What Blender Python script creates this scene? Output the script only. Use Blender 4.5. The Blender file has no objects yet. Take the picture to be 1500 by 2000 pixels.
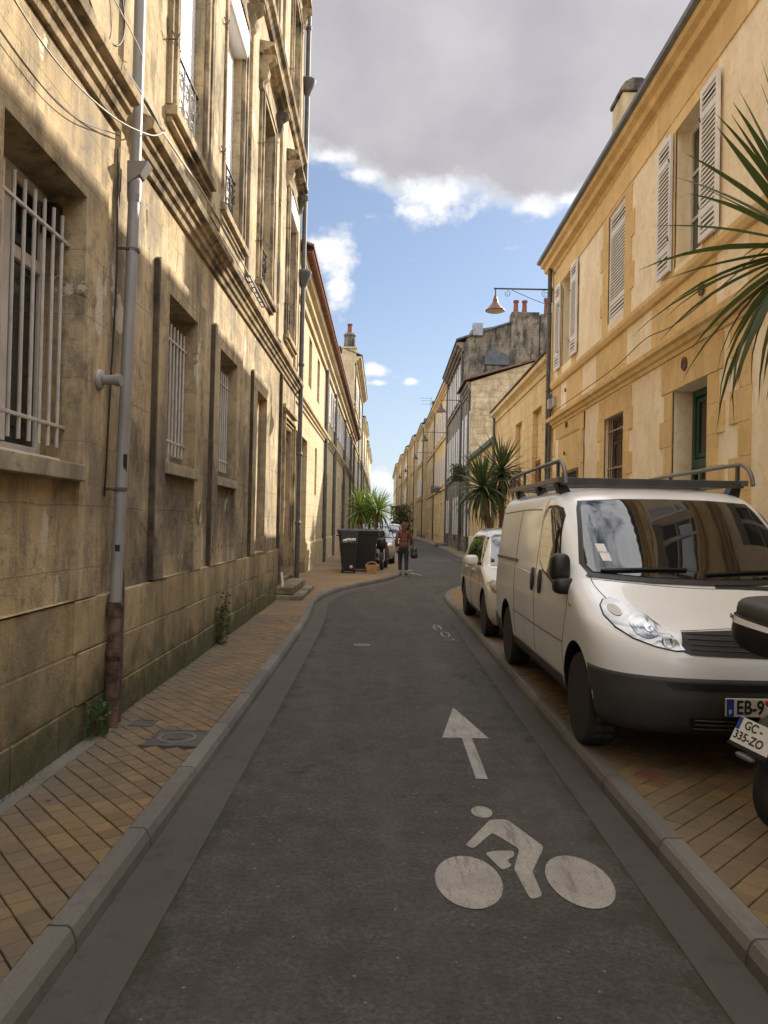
import bpy, bmesh, math, random
from mathutils import Vector, Matrix
from mathutils.bvhtree import BVHTree
R = math.radians
random.seed(7)
sc = bpy.context.scene
COL = sc.collection

# ------------------------------------------------------------------ camera
def set_camera():
    pitch, roll, yaw = R(0.8), R(-1.2), R(0.15)
    f = Vector((math.sin(yaw)*math.cos(pitch), math.cos(yaw)*math.cos(pitch), math.sin(pitch)))
    r = Vector((math.cos(yaw), -math.sin(yaw), 0)); u = r.cross(f)
    c, s = math.cos(roll), math.sin(roll)
    r2, u2 = c*r - s*u, s*r + c*u
    m = Matrix((r2, u2, -f)).transposed().to_4x4(); m.translation = (0, 0, 1.65)
    cd = bpy.data.cameras.new('camera'); co = bpy.data.objects.new('camera', cd); COL.objects.link(co)
    co.matrix_world = m
    cd.sensor_fit = 'VERTICAL'; cd.sensor_height = 24; cd.lens = 24*1500/2000
    cd.clip_start = 0.05; cd.clip_end = 3000
    sc.camera = co
set_camera()

# ------------------------------------------------------------------ world and sun
SUN = Vector((1.0, 1.12, 0.777)).normalized()
SUN_EL = math.asin(SUN.z); SUN_AZ = math.atan2(SUN.x, SUN.y)
EXPOSURE = 1.9
SKY_STRENGTH = 0.05
sl = bpy.data.lights.new('sun', 'SUN'); sl.energy = 2.45; sl.angle = R(0.5); sl.color = (1.0, 0.90, 0.76)
so = bpy.data.objects.new('sun', sl); COL.objects.link(so)
so.rotation_euler = SUN.to_track_quat('Z', 'Y').to_euler(); so.location = (30, 30, 40)

class NT:
    """tiny node helper"""
    def __init__(s, tree): s.t = tree; s.n = tree.nodes; s.l = tree.links
    def node(s, typ, **kw):
        n = s.n.new(typ)
        for k, v in kw.items(): setattr(n, k, v)
        return n
    def put(s, sock, v):
        if isinstance(v, bpy.types.NodeSocket): s.l.new(v, sock)
        elif v is not None: sock.default_value = v
    def math(s, op, a, b=None, c=None, clamp=False):
        n = s.node('ShaderNodeMath', operation=op, use_clamp=clamp)
        s.put(n.inputs[0], a)
        if b is not None: s.put(n.inputs[1], b)
        if c is not None: s.put(n.inputs[2], c)
        return n.outputs[0]
    def vmath(s, op, a, b=None):
        n = s.node('ShaderNodeVectorMath', operation=op); s.put(n.inputs[0], a)
        if b is not None: s.put(n.inputs[1], b)
        return n.outputs[0]
    def mix(s, f, a, b, blend='MIX'):
        n = s.node('ShaderNodeMix', data_type='RGBA', blend_type=blend)
        s.put(n.inputs[0], f)
        for i, v in ((6, a), (7, b)):
            if isinstance(v, (tuple, list)) and len(v) == 3: v = (*v, 1)
            s.put(n.inputs[i], v)
        return n.outputs[2]
    def noise(s, vec, scale, detail=4, rough=0.55, dim='3D', dist=0):
        n = s.node('ShaderNodeTexNoise', noise_dimensions=dim)
        s.put(n.inputs['Vector'], vec); s.put(n.inputs['Scale'], scale)
        n.inputs['Detail'].default_value = detail; n.inputs['Roughness'].default_value = rough
        n.inputs['Distortion'].default_value = dist
        return n.outputs[0]
    def ramp(s, f, lo, hi, smooth=True):
        n = s.node('ShaderNodeMapRange', interpolation_type='SMOOTHSTEP' if smooth else 'LINEAR')
        s.put(n.inputs[0], f); s.put(n.inputs[1], lo); s.put(n.inputs[2], hi)
        return n.outputs[0]
    def sep(s, v):
        n = s.node('ShaderNodeSeparateXYZ'); s.put(n.inputs[0], v); return n.outputs
    def comb(s, x, y, z):
        n = s.node('ShaderNodeCombineXYZ')
        for i, v in enumerate((x, y, z)): s.put(n.inputs[i], v)
        return n.outputs[0]
    def scalev(s, v, sx, sy, sz): return s.vmath('MULTIPLY', v, (sx, sy, sz))

def make_world():
    w = bpy.data.worlds.new('World'); sc.world = w; w.use_nodes = True
    t = NT(w.node_tree); t.n.clear()
    out = t.node('ShaderNodeOutputWorld'); bg = t.node('ShaderNodeBackground')
    bg.inputs[1].default_value = SKY_STRENGTH
    sky = t.node('ShaderNodeTexSky', sky_type='NISHITA')
    sky.sun_disc = False; sky.sun_elevation = SUN_EL; sky.sun_rotation = SUN_AZ
    sky.air_density = 1.0; sky.dust_density = 0.6; sky.ozone_density = 1.6
    d = t.node('ShaderNodeTexCoord').outputs['Generated']
    d = t.vmath('NORMALIZE', d)
    x, y, z = t.sep(d)
    az = t.math('ARCTAN2', x, y); el = t.math('ARCSINE', z)
    p = t.comb(az, t.math('MULTIPLY', el, 1.25), 0.0)
    K = 1.0/SKY_STRENGTH/(2**EXPOSURE)
    # lower edge of the big cloud as a function of azimuth
    fc = t.node('ShaderNodeFloatCurve')
    t.put(fc.inputs[1], t.ramp(az, -math.pi, math.pi, False))
    cu = fc.mapping.curves[0]
    pts = [(-math.pi, .75), (-1.6, .62), (-.8, .50), (-.3, .46), (-.105, .446), (-.05, .432), (.0, .412), (.05, .408), (.10, .405),
           (.13, .400), (.17, .388), (.21, .388), (.25, .400), (.40, .47), (.62, .72), (.95, .78), (1.6, .68), (math.pi, .75)]
    for i, (a, e) in enumerate(pts):
        q = ((a+math.pi)/(2*math.pi), e)
        if i == 0: cu.points[0].location = q
        elif i == len(pts)-1: cu.points[1].location = q if False else (1, e)
        else: cu.points.new(*q)
    fc.mapping.update()
    E = fc.outputs[0]
    n1 = t.noise(p, 9.0, 9, 0.62); n2 = t.noise(p, 34.0, 6, 0.6)
    nn = t.math('ADD', t.math('MULTIPLY', t.math('SUBTRACT', n1, 0.5), 0.075), t.math('MULTIPLY', t.math('SUBTRACT', n2, 0.5), 0.03))
    depth = t.math('ADD', t.math('SUBTRACT', el, E), nn)
    big = t.ramp(depth, -0.012, 0.022)
    # small cumulus: (az, el, half width, half height)
    blobs = [(-.072, .335, .040, .038), (-.062, .290, .022, .030), (-.015, .196, .022, .010), (-.010, .180, .020, .006), (.035, .183, .012, .006),
             (-.004, .058, .030, .018), (.022, .045, .030, .012), (.062, .404, .066, .036), (.04, .385, .036, .020), (.196, .394, .044, .019), (.235, .396, .03, .010), (-.075, .446, .045, .010), (-.030, .428, .030, .010),
             (-1.3, .35, .30, .16), (-1.9, .5, .35, .16), (-2.6, .42, .32, .14), (2.7, .4, .3, .13), (2.0, .3, .25, .12), (1.5, .28, .2, .09), (-.8, .25, .16, .07)]
    fld = None
    for a, e, sa, se in blobs:
        q = t.vmath('MULTIPLY', t.vmath('SUBTRACT', t.comb(az, el, 0.0), (a, e, 0)), (1/sa, 1/se, 0))
        ln = t.node('ShaderNodeVectorMath', operation='LENGTH'); t.put(ln.inputs[0], q)
        v = t.math('SUBTRACT', 1.0, ln.outputs['Value'])
        fld = v if fld is None else t.math('MAXIMUM', fld, v)
    n3 = t.noise(p, 26.0, 8, 0.62)
    small = t.math('ADD', fld, t.math('MULTIPLY', t.math('SUBTRACT', n3, 0.5), 2.1))
    sm = t.ramp(small, 0.0, 0.75)
    # thin wisps
    nw = t.noise(t.scalev(p, 1.0, 2.2, 1.0), 15.0, 7, 0.6)
    wisp = t.math('MULTIPLY', t.ramp(nw, 0.60, 0.80), 0.45)
    # cloud colours
    n4 = t.noise(p, 4.0, 5, 0.5); n5 = t.noise(p, 2.2, 3, 0.5)
    grey = t.mix(t.ramp(n4, 0.32, 0.68), (.50*K, .485*K, .525*K), (.66*K, .645*K, .675*K))
    away = t.ramp(t.math('ABSOLUTE', az), .50, .95)
    white = t.mix(away, (1.05*K, 1.05*K, 1.06*K), (2.3*K, 2.26*K, 2.22*K))
    core = t.ramp(t.math('ADD', depth, t.math('MULTIPLY', t.math('SUBTRACT', n5, 0.5), 0.05)), -0.006, 0.028)
    bigc = t.mix(core, white, grey)
    # haze whitens the low sky; sky tint
    skyc = t.mix(1.0, sky.outputs[0], (.56, .60, .68), 'MULTIPLY')
    hz = t.math('SUBTRACT', 1.0, t.ramp(el, -.02, .34))
    skyc = t.mix(t.math('ADD', .22, t.math('MULTIPLY', hz, 0.40)), skyc, (.70*K, .80*K, .92*K))
    c = t.mix(wisp, skyc, (.85*K, .88*K, .93*K))
    # broken fair weather cloud overhead and behind, unseen, made extra bright to fill the shade
    up_ = t.ramp(t.math('ADD', el, t.math('MULTIPLY', t.math('SUBTRACT', n5, .5), .25)), .66, .82)
    big = t.math('MULTIPLY', big, t.math('SUBTRACT', 1.0, t.math('MAXIMUM', up_, away)))
    nb = t.noise(d, 2.6, 9, .62)
    brk = t.math('MULTIPLY', t.ramp(nb, .37, .52), t.math('MAXIMUM', up_, t.math('MULTIPLY', away, t.ramp(el, .05, .22))))
    c = t.mix(brk, c, t.mix(t.ramp(t.noise(d, 5.0, 6, .6), .35, .7), (3.0*K, 2.97*K, 2.95*K), (2.3*K, 2.3*K, 2.33*K)))
    c = t.mix(big, c, bigc)
    lowsm = t.math('MULTIPLY', sm, t.math('SUBTRACT', 1.0, t.ramp(depth, .0, .034)))
    c = t.mix(lowsm, c, t.mix(t.math('MULTIPLY', t.ramp(n1, .50, .72), .30), white, grey))
    t.put(bg.inputs[0], c); t.l.new(bg.outputs[0], out.inputs[0])
make_world()
vs = sc.view_settings
sc.display_settings.display_device = 'sRGB'
vs.view_transform = 'Standard'; vs.look = 'None'; vs.gamma = 1; vs.exposure = EXPOSURE; vs.use_curve_mapping = False
sc.cycles.max_bounces = 8; sc.cycles.diffuse_bounces = 5; sc.cycles.glossy_bounces = 3
sc.cycles.use_denoising = True

# ------------------------------------------------------------------ materials
def principled(name):
    m = bpy.data.materials.new(name); m.use_nodes = True
    t = NT(m.node_tree); b = t.n['Principled BSDF']
    return m, t, b
def setc(b, t, c):
    t.put(b.inputs['Base Color'], (*c, 1) if isinstance(c, tuple) and len(c) == 3 else c)
def bump(t, b, h, strength=0.3, dist=0.01):
    n = t.node('ShaderNodeBump'); n.inputs['Strength'].default_value = strength; n.inputs['Distance'].default_value = dist
    t.put(n.inputs['Height'], h); t.l.new(n.outputs[0], b.inputs['Normal'])
def simple(name, c, rough=0.6, metal=0.0, var=0.0, scale=6, bmp=0.0, spec=None, coat=0.0):
    m, t, b = principled(name)
    b.inputs['Roughness'].default_value = rough; b.inputs['Metallic'].default_value = metal
    if spec is not None: b.inputs['Specular IOR Level'].default_value = spec
    if coat: b.inputs['Coat Weight'].default_value = coat; b.inputs['Coat Roughness'].default_value = 0.05
    if var or bmp:
        pos = t.node('ShaderNodeNewGeometry').outputs['Position']
        n = t.noise(pos, scale, 6, 0.6)
        if var:
            k = t.ramp(n, 0.3, 0.7)
            setc(b, t, t.mix(k, tuple(v*(1-var) for v in c), tuple(min(1, v*(1+var)) for v in c)))
        else: setc(b, t, c)
        if bmp: bump(t, b, t.noise(pos, scale*6, 5, 0.6), bmp, 0.004)
    else: setc(b, t, c)
    return m
def stone(name, c1, c2, dirt, amt=0.6, scale=0.9, moss=0.0, patch=None, joints=None, bmp=0.35, soot=0.0, obj_var=0.0, damp=False, jdist=0.0):
    """weathered limestone: two tones, vertical streaks of dirt, optional moss at the foot, pale flaked patches and ashlar joints"""
    m, t, b = principled(name); b.inputs['Roughness'].default_value = 0.93; b.inputs['Specular IOR Level'].default_value = 0.2
    pos = t.node('ShaderNodeNewGeometry').outputs['Position']
    n1 = t.noise(pos, scale, 7, 0.6); n2 = t.noise(pos, scale*5.5, 6, 0.65)
    c = t.mix(t.ramp(n1, 0.34, 0.66), c1, c2)
    c = t.mix(t.math('MULTIPLY', t.ramp(n2, 0.45, 0.75), 0.30), c, tuple(v*0.62 for v in c1))
    if obj_var:
        oi = t.node('ShaderNodeObjectInfo').outputs['Random']
        c = t.mix(t.math('MULTIPLY', oi, obj_var), c, tuple(v*0.6 for v in c1))
        o2 = t.math('FRACT', t.math('MULTIPLY', oi, 7.31))
        c = t.mix(t.math('MULTIPLY', o2, obj_var), c, tuple(min(1, v*1.25) for v in c2))
    st = t.noise(t.scalev(pos, 3.0, 3.0, 0.75), 1.0, 8, 0.68, dist=.6)
    st2 = t.noise(pos, scale*1.3, 5, 0.6)
    k = t.math('MULTIPLY', t.ramp(t.math('ADD', t.math('MULTIPLY', st, 0.55), t.math('MULTIPLY', st2, 0.45)), 0.43, 0.60), amt)
    c = t.mix(k, c, dirt)
    sp_ = t.noise(pos, 9.0, 8, 0.72)
    c = t.mix(t.math('MULTIPLY', t.ramp(sp_, .50, .68), .62*min(1, amt+.2)), c, tuple(v*.8 for v in dirt))
    if soot:
        k = t.math('MULTIPLY', t.ramp(t.noise(t.scalev(pos, 2.6, 2.6, 1.3), 1.0, 8, 0.7), 0.52, 0.66), soot)
        c = t.mix(k, c, (.035, .031, .027))
    if damp:
        # grey band of rising damp between the foot stones and the sills
        x, y, z = t.sep(pos)
        zz = t.math('ADD', z, t.math('MULTIPLY', t.math('SUBTRACT', t.noise(pos, 1.1, 7, .65), .5), 2.4))
        k = t.math('MULTIPLY', t.math('SUBTRACT', 1.0, t.ramp(zz, 1.6, 3.0)), .85)
        k = t.math('MULTIPLY', k, t.ramp(t.noise(pos, .5, 4, .5), .34, .52))
        yy = t.math('ADD', y, t.math('MULTIPLY', t.noise(pos, .8, 4, .6), 1.2))
        k = t.math('MULTIPLY', k, t.math('MULTIPLY', t.ramp(yy, 5.9, 7.4), t.math('SUBTRACT', 1.0, t.math('MULTIPLY', t.ramp(yy, 11.6, 13.2), .75))))
        c = t.mix(k, c, t.mix(t.ramp(sp_, .4, .62), (.17, .15, .12), (.085, .075, .06)))
        ck = t.node('ShaderNodeTexVoronoi', feature='DISTANCE_TO_EDGE'); ck.inputs['Scale'].default_value = .9
        t.put(ck.inputs['Vector'], t.vmath('ADD', t.scalev(pos, 1, 1, 1.3), t.comb(0.0, t.math('MULTIPLY', t.noise(pos, 3, 6, .6), .5), t.math('MULTIPLY', t.noise(t.vmath('ADD', pos, (3, 7, 1)), 3, 6, .6), .5))))
        cr = t.math('MULTIPLY', t.math('LESS_THAN', ck.outputs['Distance'], .006), t.ramp(t.noise(pos, .7, 3, .5), .52, .6))
        c = t.mix(t.math('MULTIPLY', cr, .8), c, (.05, .042, .034))
        # flaked and scraped places: (y, z, half width, half height), then dark holes
        def spots(lst):
            f = None
            for yy_, zz_, sy, sz in lst:
                q = t.vmath('MULTIPLY', t.vmath('SUBTRACT', t.comb(0.0, y, z), (0, yy_, zz_)), (0, 1/sy, 1/sz))
                ln = t.node('ShaderNodeVectorMath', operation='LENGTH'); t.put(ln.inputs[0], q)
                v = t.math('SUBTRACT', 1.0, ln.outputs['Value']); f = v if f is None else t.math('MAXIMUM', f, v)
            return t.math('ADD', f, t.math('MULTIPLY', t.math('SUBTRACT', t.noise(pos, 6.0, 8, .7), .5), 2.4))
        k = t.ramp(spots([(4.75, 1.52, .07, .24), (4.95, 1.20, .04, .14), (5.42, 3.15, .10, .30), (5.60, 3.35, .14, .24), (8.9, 1.35, .12, .26)]), .25, .40)
        c = t.mix(t.math('MULTIPLY', k, .8), c, (.60, .53, .43))
        k = t.ramp(spots([(6.25, 4.35, .08, .14), (7.05, 6.2, .06, .14), (6.6, 4.2, .05, .18)]), .30, .42)
        c = t.mix(t.math('MULTIPLY', k, .8), c, (.07, .048, .032))
    if patch:
        k = t.ramp(t.noise(pos, 1.7, 8, 0.65), 0.645, 0.66)
        c = t.mix(t.math('MULTIPLY', k, 0.75), c, patch)
    h = t.math('ADD', t.math('MULTIPLY', n2, 0.6), t.math('MULTIPLY', t.noise(pos, scale*45, 5, 0.65), 0.5))
    if joints:
        x, y, z = t.sep(pos)
        br = t.node('ShaderNodeTexBrick'); br.inputs['Scale'].default_value = 1.0
        br.inputs['Mortar Size'].default_value = joints[2]; br.inputs['Mortar Smooth'].default_value = 0.3
        br.inputs['Brick Width'].default_value = joints[0]; br.inputs['Row Height'].default_value = joints[1]
        if jdist:
            dn = t.math('MULTIPLY', t.math('SUBTRACT', t.noise(pos, 2.2, 6, .65), .5), jdist); z = t.math('ADD', z, dn); x = t.math('ADD', x, dn)
        t.put(br.inputs['Vector'], t.comb(t.math('ADD', x, y), z, 0.0))
        c = t.mix(t.math('MULTIPLY', br.outputs['Fac'], 0.30 if jdist else 0.55), c, tuple(v*0.45 for v in c1))
        br2 = t.mix(1.0, (.86, .86, .86), (1.1, 1.08, 1.05))
        h = t.math('SUBTRACT', h, t.math('MULTIPLY', br.outputs['Fac'], 0.6))
    if moss:
        x, y, z = t.sep(pos)
        lo = t.math('SUBTRACT', z, t.math('MULTIPLY', t.math('SUBTRACT', t.noise(pos, 3.0, 6, 0.65), 0.5), 1.1))
        k = t.math('MULTIPLY', t.math('SUBTRACT', 1.0, t.ramp(lo, 0.20, 0.62)), moss)
        mc = t.mix(t.ramp(t.noise(pos, 14, 5, 0.6), .35, .65), (.046, .066, .018), (.115, .118, .055))
        c = t.mix(k, c, mc)
        wet = t.math('MULTIPLY', t.math('SUBTRACT', 1.0, t.ramp(lo, 0.3, 1.25)), 0.45*moss)
        c = t.mix(wet, c, tuple(v*0.55 for v in dirt))
    setc(b, t, c)
    bump(t, b, h, bmp, 0.02)
    return m
M = {}
M['old'] = stone('old_limestone', (.455, .345, .195), (.575, .46, .295), (.20, .172, .132), 0.82, 0.8, bmp=.8, joints=(1.15, .43, .005), jdist=.06, patch=(.66, .60, .50), soot=0.50, damp=True)
M['oldlow'] = stone('old_limestone_foot', (.40, .30, .145), (.50, .40, .24), (.20, .175, .125), 0.78, 0.9, moss=0.95, patch=(.50, .44, .34), soot=0.15, obj_var=0.5, bmp=0.7)
M['oldtrim'] = stone('old_trim_stone', (.38, .29, .175), (.49, .39, .25), (.085, .07, .052), 0.92, 1.4, soot=0.75, bmp=0.6)
M['oldreveal'] = stone('old_reveal_stone', (.38, .32, .22), (.50, .43, .31), (.21, .185, .145), 0.8, 1.3, soot=0.2)
M['darkstone'] = stone('dark_brown_stone', (.10, .08, .06), (.15, .12, .085), (.05, .04, .03), .8, 3.0)
M['stepstone'] = stone('worn_step_stone', (.24, .20, .13), (.32, .27, .18), (.09, .08, .055), .7, 2.0, bmp=.6)
M['pale'] = stone('pale_ashlar', (.50, .40, .24), (.58, .48, .31), (.32, .26, .17), 0.45, 0.7, joints=(1.05, .36, .012), soot=.10, moss=.6)
M['palep'] = stone('pale_dressed_stone', (.48, .38, .22), (.57, .47, .30), (.30, .24, .15), 0.5, 0.9, soot=.15)
M['plaster'] = stone('cream_render', (.89, .76, .55), (.95, .84, .65), (.74, .57, .37), 0.45, 0.8, bmp=0.2, patch=(.80, .62, .40))
M['yel'] = stone('yellow_dressed_stone', (.71, .49, .225), (.80, .585, .30), (.56, .385, .19), 0.5, 1.2, bmp=0.25, obj_var=0.30)
M['yelash'] = stone('yellow_ashlar', (.68, .51, .26), (.77, .60, .34), (.42, .31, .17), 0.45, 0.9, joints=(.9, .33, .010), bmp=0.25)
M['sand'] = stone('sand_ashlar', (.52, .41, .26), (.62, .50, .33), (.30, .24, .16), 0.6, 0.5, joints=(.9, .35, .012), bmp=0.25, soot=.12)
M['rubble'] = stone('rubble_gable', (.44, .35, .22), (.54, .45, .31), (.22, .17, .11), 0.7, 1.1, joints=(.85, .32, .03), bmp=0.8, soot=.25, jdist=.35)
M['sooty'] = stone('sooty_gable', (.17, .15, .115), (.27, .23, .17), (.045, .04, .036), 0.97, 0.7, joints=(.8, .34, .02), bmp=0.7, soot=.95, jdist=.25)
M['darkfac'] = stone('dark_facade', (.24, .20, .15), (.33, .28, .21), (.10, .09, .075), 0.8, 0.8, joints=(.8, .33, .012), soot=.4)
def asphalt():
    m, t, b = principled('asphalt'); b.inputs['Roughness'].default_value = 0.88; b.inputs['Specular IOR Level'].default_value = 0.35
    pos = t.node('ShaderNodeNewGeometry').outputs['Position']
    v = t.node('ShaderNodeTexVoronoi'); v.inputs['Scale'].default_value = 95; t.put(v.inputs['Vector'], pos)
    vr = t.sep(v.outputs['Color'])[0]
    big = t.noise(pos, 0.75, 7, 0.68); mid = t.noise(pos, 3.5, 6, 0.65)
    c = t.mix(t.ramp(big, .3, .7), (.047, .044, .040), (.072, .068, .062))
    c = t.mix(t.math('MULTIPLY', t.ramp(mid, .35, .75), .5), c, (.084, .074, .064))
    agg = t.math('MULTIPLY', vr, t.ramp(t.noise(pos, 6, 4, .6), .25, .75))
    c = t.mix(t.math('MULTIPLY', agg, .75), c, (.135, .126, .114))
    c = t.mix(t.math('MULTIPLY', t.ramp(t.noise(pos, 38, 6, .75), .42, .60), .62), c, (.030, .028, .025))
    sp = t.math('GREATER_THAN', vr, 0.9987)
    c = t.mix(t.math('MULTIPLY', sp, .7), c, (.24, .225, .20))
    ck = t.node('ShaderNodeTexVoronoi', feature='DISTANCE_TO_EDGE'); ck.inputs['Scale'].default_value = .55
    t.put(ck.inputs['Vector'], t.vmath('ADD', pos, t.comb(t.math('MULTIPLY', t.noise(pos, 2.0, 7, .65), .9), t.math('MULTIPLY', t.noise(t.vmath('ADD', pos, (5, 2, 9)), 2.0, 7, .65), .9), 0.0)))
    cr = t.math('MULTIPLY', t.math('SUBTRACT', 1.0, t.ramp(ck.outputs['Distance'], .0015, .006)), t.ramp(t.noise(pos, .35, 3, .5), .52, .60))
    c = t.mix(t.math('MULTIPLY', cr, .75), c, (.016, .015, .014))
    oil = t.math('MULTIPLY', t.ramp(t.noise(t.scalev(pos, 1.6, .7, 1), 1.0, 6, .62), .60, .72), .5)
    c = t.mix(oil, c, (.028, .026, .023))
    wornp = t.math('MULTIPLY', t.ramp(t.noise(t.scalev(pos, 2.2, .35, 1), 1.0, 5, .55), .48, .66), .30)
    c = t.mix(wornp, c, (.115, .106, .094))
    x, y, z = t.sep(pos)
    ed = t.math('ADD', t.math('ABSOLUTE', t.math('SUBTRACT', x, .17)), t.math('MULTIPLY', t.math('SUBTRACT', t.noise(pos, 4.5, 6, .65), .5), .45))
    k = t.math('MULTIPLY', t.ramp(ed, .96, 1.06), t.math('MULTIPLY', t.math('LESS_THAN', y, 13.0), .7))
    c = t.mix(k, c, (.030, .032, .016))
    setc(b, t, c)
    h = t.math('ADD', v.outputs['Distance'], t.math('MULTIPLY', t.noise(pos, 170, 3, .6), .7))
    bump(t, b, h, 0.65, 0.008)
    return m
M['asphalt'] = asphalt()
def concrete(name, c1, c2, spots=.4):
    m, t, b = principled(name); b.inputs['Roughness'].default_value = 0.85
    pos = t.node('ShaderNodeNewGeometry').outputs['Position']
    oi = t.node('ShaderNodeObjectInfo').outputs['Random']
    n = t.noise(pos, 1.2, 7, .62)
    c = t.mix(t.ramp(n, .33, .67), c1, c2)
    c = t.mix(t.math('MULTIPLY', oi, .55), c, tuple(v*.62 for v in c1))
    c = t.mix(t.math('MULTIPLY', t.ramp(t.noise(pos, 7, 7, .7), .52, .70), spots), c, tuple(v*.45 for v in c1))
    c = t.mix(t.math('MULTIPLY', t.ramp(t.noise(pos, 90, 3, .6), .55, .7), .25), c, tuple(min(1, v*1.6) for v in c2))
    setc(b, t, c); bump(t, b, t.noise(pos, 120, 4, .65), .35, .004)
    return m
M['kerb'] = concrete('kerb_granite', (.138, .127, .112), (.185, .172, .153))
M['gutter'] = concrete('gutter_concrete', (.068, .061, .055), (.090, .082, .073), .65)
M['slab'] = concrete('cement_slab', (.15, .135, .11), (.20, .18, .145), .5)
def paver():
    m, t, b = principled('ochre_paver'); b.inputs['Roughness'].default_value = 0.8
    g = t.node('ShaderNodeNewGeometry'); pos = g.outputs['Position']
    oi = t.node('ShaderNodeObjectInfo').outputs['Random']
    r = t.math('FRACT', t.math('ADD', oi, g.outputs['Random Per Island']))
    c = t.mix(r, (.140, .092, .046), (.230, .150, .070))
    c = t.mix(t.math('MULTIPLY', t.math('GREATER_THAN', t.math('FRACT', t.math('MULTIPLY', r, 5.7)), .72), .5), c, (.17, .12, .08))
    c = t.mix(t.math('MULTIPLY', t.ramp(t.noise(pos, 1.3, 6, .65), .42, .64), .62), c, (.115, .092, .066))
    c = t.mix(t.math('MULTIPLY', t.ramp(t.noise(pos, 55, 5, .7), .48, .70), .55), c, (.115, .075, .038))
    x, y, z = t.sep(pos)
    wl = t.math('SUBTRACT', 1.0, t.ramp(t.math('ADD', x, t.math('MULTIPLY', t.noise(pos, 2.5, 5, .6), .5)), -1.95, -1.2))
    c = t.mix(t.math('MULTIPLY', wl, .70), c, (.120, .105, .082))
    sq = t.node('ShaderNodeVectorMath', operation='LENGTH'); t.put(sq.inputs[0], t.vmath('MULTIPLY', t.vmath('SUBTRACT', pos, (1.72, 4.82, .1)), (1/.16, 1/.22, 0)))
    rd = t.ramp(t.math('ADD', t.math('SUBTRACT', 1.0, sq.outputs['Value']), t.math('MULTIPLY', t.math('SUBTRACT', t.noise(pos, 12, 6, .7), .5), 1.6)), .2, .7)
    c = t.mix(t.math('MULTIPLY', rd, .6), c, (.16, .035, .03))
    st = t.math('GREATER_THAN', t.noise(pos, 7.5, 3, .6), .745)
    c = t.mix(t.math('MULTIPLY', st, .8), c, (.030, .022, .016))
    setc(b, t, c); bump(t, b, t.noise(pos, 70, 5, .65), .5, .004)
    return m
M['paver'] = paver()
def paverfar():
    m, t, b = principled('ochre_paving_far'); b.inputs['Roughness'].default_value = 0.85
    pos = t.node('ShaderNodeNewGeometry').outputs['Position']
    x, y, z = t.sep(pos)
    br = t.node('ShaderNodeTexBrick'); br.offset = 0; br.inputs['Scale'].default_value = 1.0
    br.inputs['Brick Width'].default_value = .23; br.inputs['Row Height'].default_value = .115; br.inputs['Mortar Size'].default_value = .006
    t.put(br.inputs['Vector'], t.comb(t.math('MULTIPLY', t.math('ADD', x, y), .707), t.math('MULTIPLY', t.math('SUBTRACT', x, y), .707), 0.0))
    c = t.mix(t.ramp(t.noise(pos, .9, 6, .6), .35, .65), (.235, .148, .072), (.17, .118, .068))
    c = t.mix(t.math('MULTIPLY', br.outputs['Fac'], .6), c, (.05, .035, .02))
    setc(b, t, c); return m
M['paverfar'] = paverfar()
M['grout'] = simple('paver_grout', (.045, .032, .022), .95)
M['earth'] = simple('bare_ground', (.10, .09, .075), .95, var=.3, scale=.5)
def worn_paint():
    m, t, b = principled('worn_road_paint'); b.inputs['Roughness'].default_value = .75
    pos = t.node('ShaderNodeNewGeometry').outputs['Position']
    c = t.mix(t.ramp(t.noise(pos, 3, 6, .65), .35, .7), (.27, .25, .225), (.37, .35, .32))
    c = t.mix(t.math('MULTIPLY', t.ramp(t.noise(t.scalev(pos, 16, 2.5, 3), 1.0, 8, .75), .50, .64), .75), c, (.15, .13, .11))
    c = t.mix(t.math('MULTIPLY', t.ramp(t.noise(pos, 110, 4, .75), .55, .64), .85), c, (.09, .08, .07))
    setc(b, t, c); bump(t, b, t.noise(pos, 130, 3, .6), .5, .004); return m
M['paint'] = worn_paint()
M['zinc'] = simple('grey_painted_pipe', (.36, .345, .33), .5, var=.15, scale=3, bmp=.05)
M['pvc'] = simple('grey_plastic_pipe', (.25, .245, .24), .45, var=.12, scale=2)
M['rust'] = simple('rusty_iron', (.105, .060, .042), .85, var=.75, scale=11, bmp=.6)
M['darkpipe'] = simple('dark_iron_pipe', (.085, .082, .080), .6, var=.3, scale=5)
M['black'] = simple('black_plastic', (.012, .012, .013), .45)
M['rubber'] = simple('tyre_rubber', (.024, .023, .022), .8, var=.3, scale=20, bmp=.1)
M['whitemetal'] = simple('white_painted_bars', (.50, .475, .44), .5, var=.12, scale=9)
M['whiteframe'] = simple('white_window_frame', (.62, .59, .55), .5, var=.10, scale=4)
M['shutter'] = simple('grey_white_shutter', (.74, .72, .70), .55, var=.07, scale=3)
M['roller'] = simple('white_shutter_box', (.80, .78, .76), .45, var=.05, scale=2)
M['iron'] = simple('wrought_iron', (.018, .017, .016), .55)
M['rail_white'] = simple('pale_iron', (.30, .28, .26), .5)
M['glass'] = simple('window_glass', (.015, .018, .020), .04, spec=.9)
M['dark'] = simple('dark_interior', (.02, .018, .016), .9)
M['door_green'] = simple('green_door_paint', (.018, .075, .052), .42, var=.2, scale=4)
M['door_old'] = simple('weathered_door_wood', (.16, .115, .07), .8, var=.45, scale=3, bmp=.2)
M['copper'] = simple('copper_lamp', (.15, .062, .040), .5, metal=.4, var=.25, scale=9)
M['lampdark'] = simple('dark_lamp_metal', (.055, .040, .036), .55, metal=.3)
M['lens'] = simple('lamp_lens', (.55, .53, .48), .3)
M['iron_blue'] = simple('blue_grey_iron', (.060, .075, .095), .5, metal=.3)
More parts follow.
